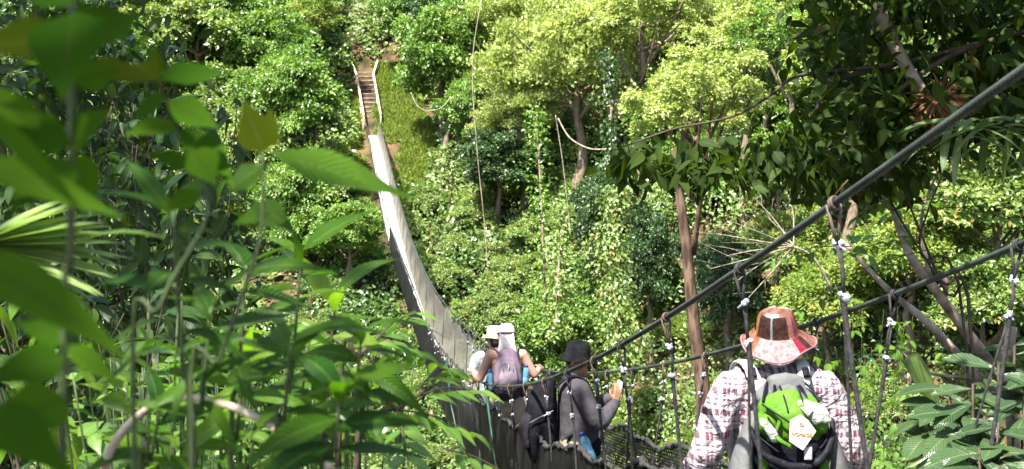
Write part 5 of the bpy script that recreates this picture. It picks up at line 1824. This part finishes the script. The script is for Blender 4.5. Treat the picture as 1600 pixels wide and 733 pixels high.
stub = MB(); stub.tube([q - tb for q in smooth_path([P(1372, 15, 6.9), P(1405, 85, 6.85), P(1447, 152, 6.78)], 6)], lerp_r(.042, .030, 13), 8)
stub.obj('pale_limb', M_palebark, t)
pos, ax, nr, LL = [], [], [], []


def spray(p, n_, L, sd, dz=-.5):
    for i in range(n_):
        pos.append(tuple(p + Vector((random.gauss(0, sd), random.gauss(0, sd), random.gauss(0, sd * .7))) - tb))
        ax.append((random.gauss(0, .6), random.gauss(0, .6), random.gauss(dz, .45)))
        nr.append((random.gauss(0, .5), random.gauss(-.35, .5), random.gauss(.7, .3)))
        LL.append(L * random.uniform(.6, 1.15))


# dense dark mass
for i in range(330):
    px_ = random.uniform(1265, 1680); py_ = random.uniform(-60, 190)
    if px_ < 1330 and py_ > 150 - (1330 - px_): continue
    spray(P(px_, py_, random.uniform(6.6, 8.4)), 11, .135, .09)
for i in range(55):
    px_ = random.uniform(1240, 1420); py_ = random.uniform(150, 300)
    spray(P(px_, py_, random.uniform(6.4, 7.4)), 10, .13, .07)
for i in range(40):
    px_ = random.uniform(1400, 1640); py_ = random.uniform(150, 235)
    spray(P(px_, py_, random.uniform(6.6, 7.8)), 9, .13, .08)
# hanging spray along the arching branch
for i in range(62):
    f = random.random()
    px_ = 955 + (1300 - 955) * f; py_ = 225 - 45 * f + random.uniform(-8, 78) * (.5 + .5 * f) + (12 if f < .2 else 25)
    spray(P(px_, py_, random.uniform(6.2, 6.8)), 8, .13, .045, -.75)
# crown above the picture: keeps the visible underside in the shade
for i in range(620):
    a, b_, c_ = random.gauss(0, 1), random.gauss(0, 1), random.gauss(0, 1)
    v = Vector((a, b_, c_)).normalized() * random.random() ** .4
    spray(Vector((2.3 + v.x * 2.0, 5.6 + v.y * 2.4, 2.3 + v.z * 1.0)), 11, .15, .11)
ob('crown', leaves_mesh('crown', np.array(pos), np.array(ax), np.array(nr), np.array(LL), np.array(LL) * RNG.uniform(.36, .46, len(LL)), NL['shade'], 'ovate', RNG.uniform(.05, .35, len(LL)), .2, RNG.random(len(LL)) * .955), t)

# epiphytes on it
M_deadleaf = leaf_mat('dead_brown_frond', (.06, .03, .015), (.20, .10, .045), trans=.2, rough=.7, spec=.2)
NL['dead'] = M_deadleaf
e0 = P(1465, 165, 6.65)
t = thing('root_nest', 'brown ball of dead roots and fronds on the pale branch stub at upper right', 'epiphyte', e0)
lst = []
for i in range(170):
    q = Vector((random.gauss(0, 1), random.gauss(0, 1), random.gauss(0, 1))).normalized() * random.random() ** .5
    lst.append((e0 + Vector((q.x * .10, q.y * .10, q.z * .09)), q + Vector((0, 0, -.5)), Vector((random.gauss(0, 1), -1, random.gauss(0, 1))), random.uniform(.06, .14), random.uniform(.008, .02), .4))
leaf_obj(lst, 'dead', t, 'strap', 'fronds')
e0 = P(1530, 205, 6.2)
t = thing('strap_leaved_epiphyte', 'strap leaved epiphyte with long drooping blades behind the thick handrail cable', 'epiphyte', e0)
lst = []
for i in range(34):
    a = random.uniform(0, 6.28)
    lst.append((e0 + Vector((random.uniform(-.16, .2), random.uniform(-.1, .1), random.uniform(-.03, .05))), Vector((math.cos(a), math.sin(a) * .6 - .1, random.uniform(-.5, .5))), Z + Vector((math.cos(a) * .3, -.3, 0)), random.uniform(.2, .36), random.uniform(.03, .048), random.uniform(.3, .75)))
leaf_obj(lst, 'strap', t, 'strap', fold=.35)

# --- pinnate sapling behind the thick cable
b0 = near_base(P(1540, 760, 7.0))
pinnate_plant('pinnate_tree', 'slender pinnate leaved sapling with thin upright stems between the two cables at the right', b0,
              [[P(1520, 560, 7), P(1470, 440, 6.9), P(1425, 330, 6.8), P(1395, 240, 6.8)], [P(1520, 560, 7), P(1480, 460, 7.1), P(1400, 330, 7.1), P(1370, 250, 7)], [P(1510, 540, 7.2), P(1440, 400, 7.2), P(1450, 330, 7.2), P(1470, 280, 7.2)]],
              [(P(1395, 245, 6.8), P(1330, 250, 6.7), 6), (P(1398, 240, 6.8), P(1440, 205, 6.8), 6), (P(1372, 255, 7), P(1310, 215, 7), 6), (P(1400, 260, 6.8), P(1500, 270, 6.8), 6),
               (P(1410, 300, 6.8), P(1340, 330, 6.7), 6), (P(1420, 320, 6.8), P(1520, 300, 6.6), 6), (P(1425, 330, 6.8), P(1580, 325, 6.6), 7), (P(1385, 300, 7), P(1240, 265, 7), 7),
               (P(1440, 370, 6.9), P(1330, 380, 6.7), 6), (P(1450, 390, 6.9), P(1250, 460, 6.6), 6), (P(1380, 280, 7), P(1390, 190, 7.1), 6), (P(1470, 285, 7.2), P(1560, 220, 7.2), 6), (P(1370, 250, 7), P(1345, 190, 7), 5), (P(1460, 300, 7.2), P(1420, 250, 7.2), 5),
               (P(1400, 330, 7.0), P(1290, 300, 6.9), 6), (P(1330, 385, 6.8), P(1210, 395, 6.7), 6)], .105, wr=.36)

# --- forked leaning trunks
b0 = B(1600, 9.0)
t = thing('leaning_tree', 'forked leaning tree with two bare pale brown trunks at the right, behind the lower cable', 'tree', b0)
tr = MB()
for pts, r0, r1 in (([b0 - Vector((0, 0, .3)), P(1580, 640, 9), P(1556, 583, 8.9), P(1500, 505, 8.8), P(1455, 445, 8.7), P(1420, 395, 8.7), P(1400, 340, 8.8)], .05, .024),
                    ([P(1580, 640, 9), P(1530, 592, 9.0), P(1450, 505, 9.1), P(1390, 455, 9.2), P(1320, 380, 9.4)], .045, .014),
                    ([P(1475, 470, 8.8), P(1478, 450, 8.7), P(1478, 432, 8.7)], .02, .022), ([P(1556, 583, 8.9), P(1575, 545, 8.8), P(1582, 510, 8.8)], .045, .035),
                    ([P(1530, 592, 9), P(1460, 585, 9), P(1430, 570, 9), P(1400, 540, 9)], .014, .006), ([P(1420, 395, 8.7), P(1380, 300, 8.8), P(1340, 260, 8.8)], .022, .008), ([P(1455, 445, 8.7), P(1440, 340, 8.6), P(1470, 260, 8.6)], .018, .006)):
    p = smooth_path(pts, 5)
    tr.tube([q - b0 for q in p], lerp_r(r0, r1, len(p)), 8)
tr.obj('trunk', M_palebark, t)
lst = []
for q in ((1400, 340), (1330, 385), (1345, 262), (1470, 262), (1390, 300)):
    for i in range(10):
        p = P(q[0] + random.uniform(-30, 30), q[1] + random.uniform(-30, 30), 8.8)
        lst.append((p, Vector((random.gauss(0, 1), random.gauss(0, 1), random.gauss(-.4, .5))), Z + Vector((random.gauss(0, .4), -.4, 0)), .13, .055, .2))
leaf_obj(lst, 'pinn', t, 'ovate', 'crown')

# --- large-leaved bush, lower right
b0 = near_base(P(1570, 760, 5.0))
t = thing('large_leaved_bush', 'bush with large glossy grey green leaves in the lower right corner', 'bush', b0)
lst, paths = [], []
for cx, cy, dd in ((1560, 570, 5.2), (1520, 600, 5.1), (1600, 620, 5.0), (1500, 640, 5.1), (1560, 660, 4.9), (1530, 700, 4.8), (1610, 700, 4.8), (1480, 600, 5.5), (1585, 540, 5.4), (1640, 580, 5.2), (1490, 725, 5.0), (1450, 650, 5.5)):
    c = P(cx, cy, dd)
    paths.append(([b0, b0.lerp(c, .6) + Vector((random.uniform(-.1, .1), 0, .1)), c], .010, .005))
    for i in range(9):
        a = i * 2.4 + random.random()
        ll = random.uniform(.15, .24)
        out = Vector((math.cos(a), math.sin(a), random.uniform(-.3, .45)))
        lst.append((c + Vector((0, 0, -.02 * i)), out, Z + out * .15 + Vector((0, -.35, 0)), ll, ll * random.uniform(.40, .5), random.uniform(.1, .45)))
stem_obj(paths, t, M_twig)
leaf_obj(lst, 'gloss', t, 'obov', wave=.03)
# --- pleated palm beside it
b0 = near_base(P(1475, 770, 6.0))
t = thing('pleated_palm', 'young palm with broad pleated blades left of the large leaved bush', 'palm', b0)
lst, paths = [], []
for hub, a0, a1, L in ((P(1470, 690, 6), -160, -20, .22), (P(1470, 655, 6.2), 108, 122, .36)):
    paths.append(([b0, hub], .007, .004))
    for i in range(11):
        a = R(a0 + (a1 - a0) * i / 10)
        lst.append((hub, Vector((math.cos(a), -.15, math.sin(a))), Vector((.1, -1, .5)), L, .04, .1))
stem_obj(paths, t)
leaf_obj(lst, 'strap', t, 'strap', fold=.45)


# bushes on the slope below right, between the bush and the bridge
for i, (px, py, d, w_, h_, nl_, lab) in enumerate((
        (1330, 640, 12, .8, .6, 420, 'bright leafy bush just right of the plaid shirted man'), (1420, 680, 10, .7, .5, 420, 'bright leafy bush below the forked leaning trunks'),
        (1370, 560, 16, 1.0, .8, 520, 'yellow green bush behind the right hand hanger ropes'), (1060, 690, 16, 1.1, .5, 520, 'soft yellow green bush left of the plaid shirted man'))):
    droopy(px, py, d, w_, h_, nl_, .13 if d < 13 else .15, 'lance_y' if i in (2, 3) else 'pinn', lab, None, 'leafy_bush', 'ovate', .42)
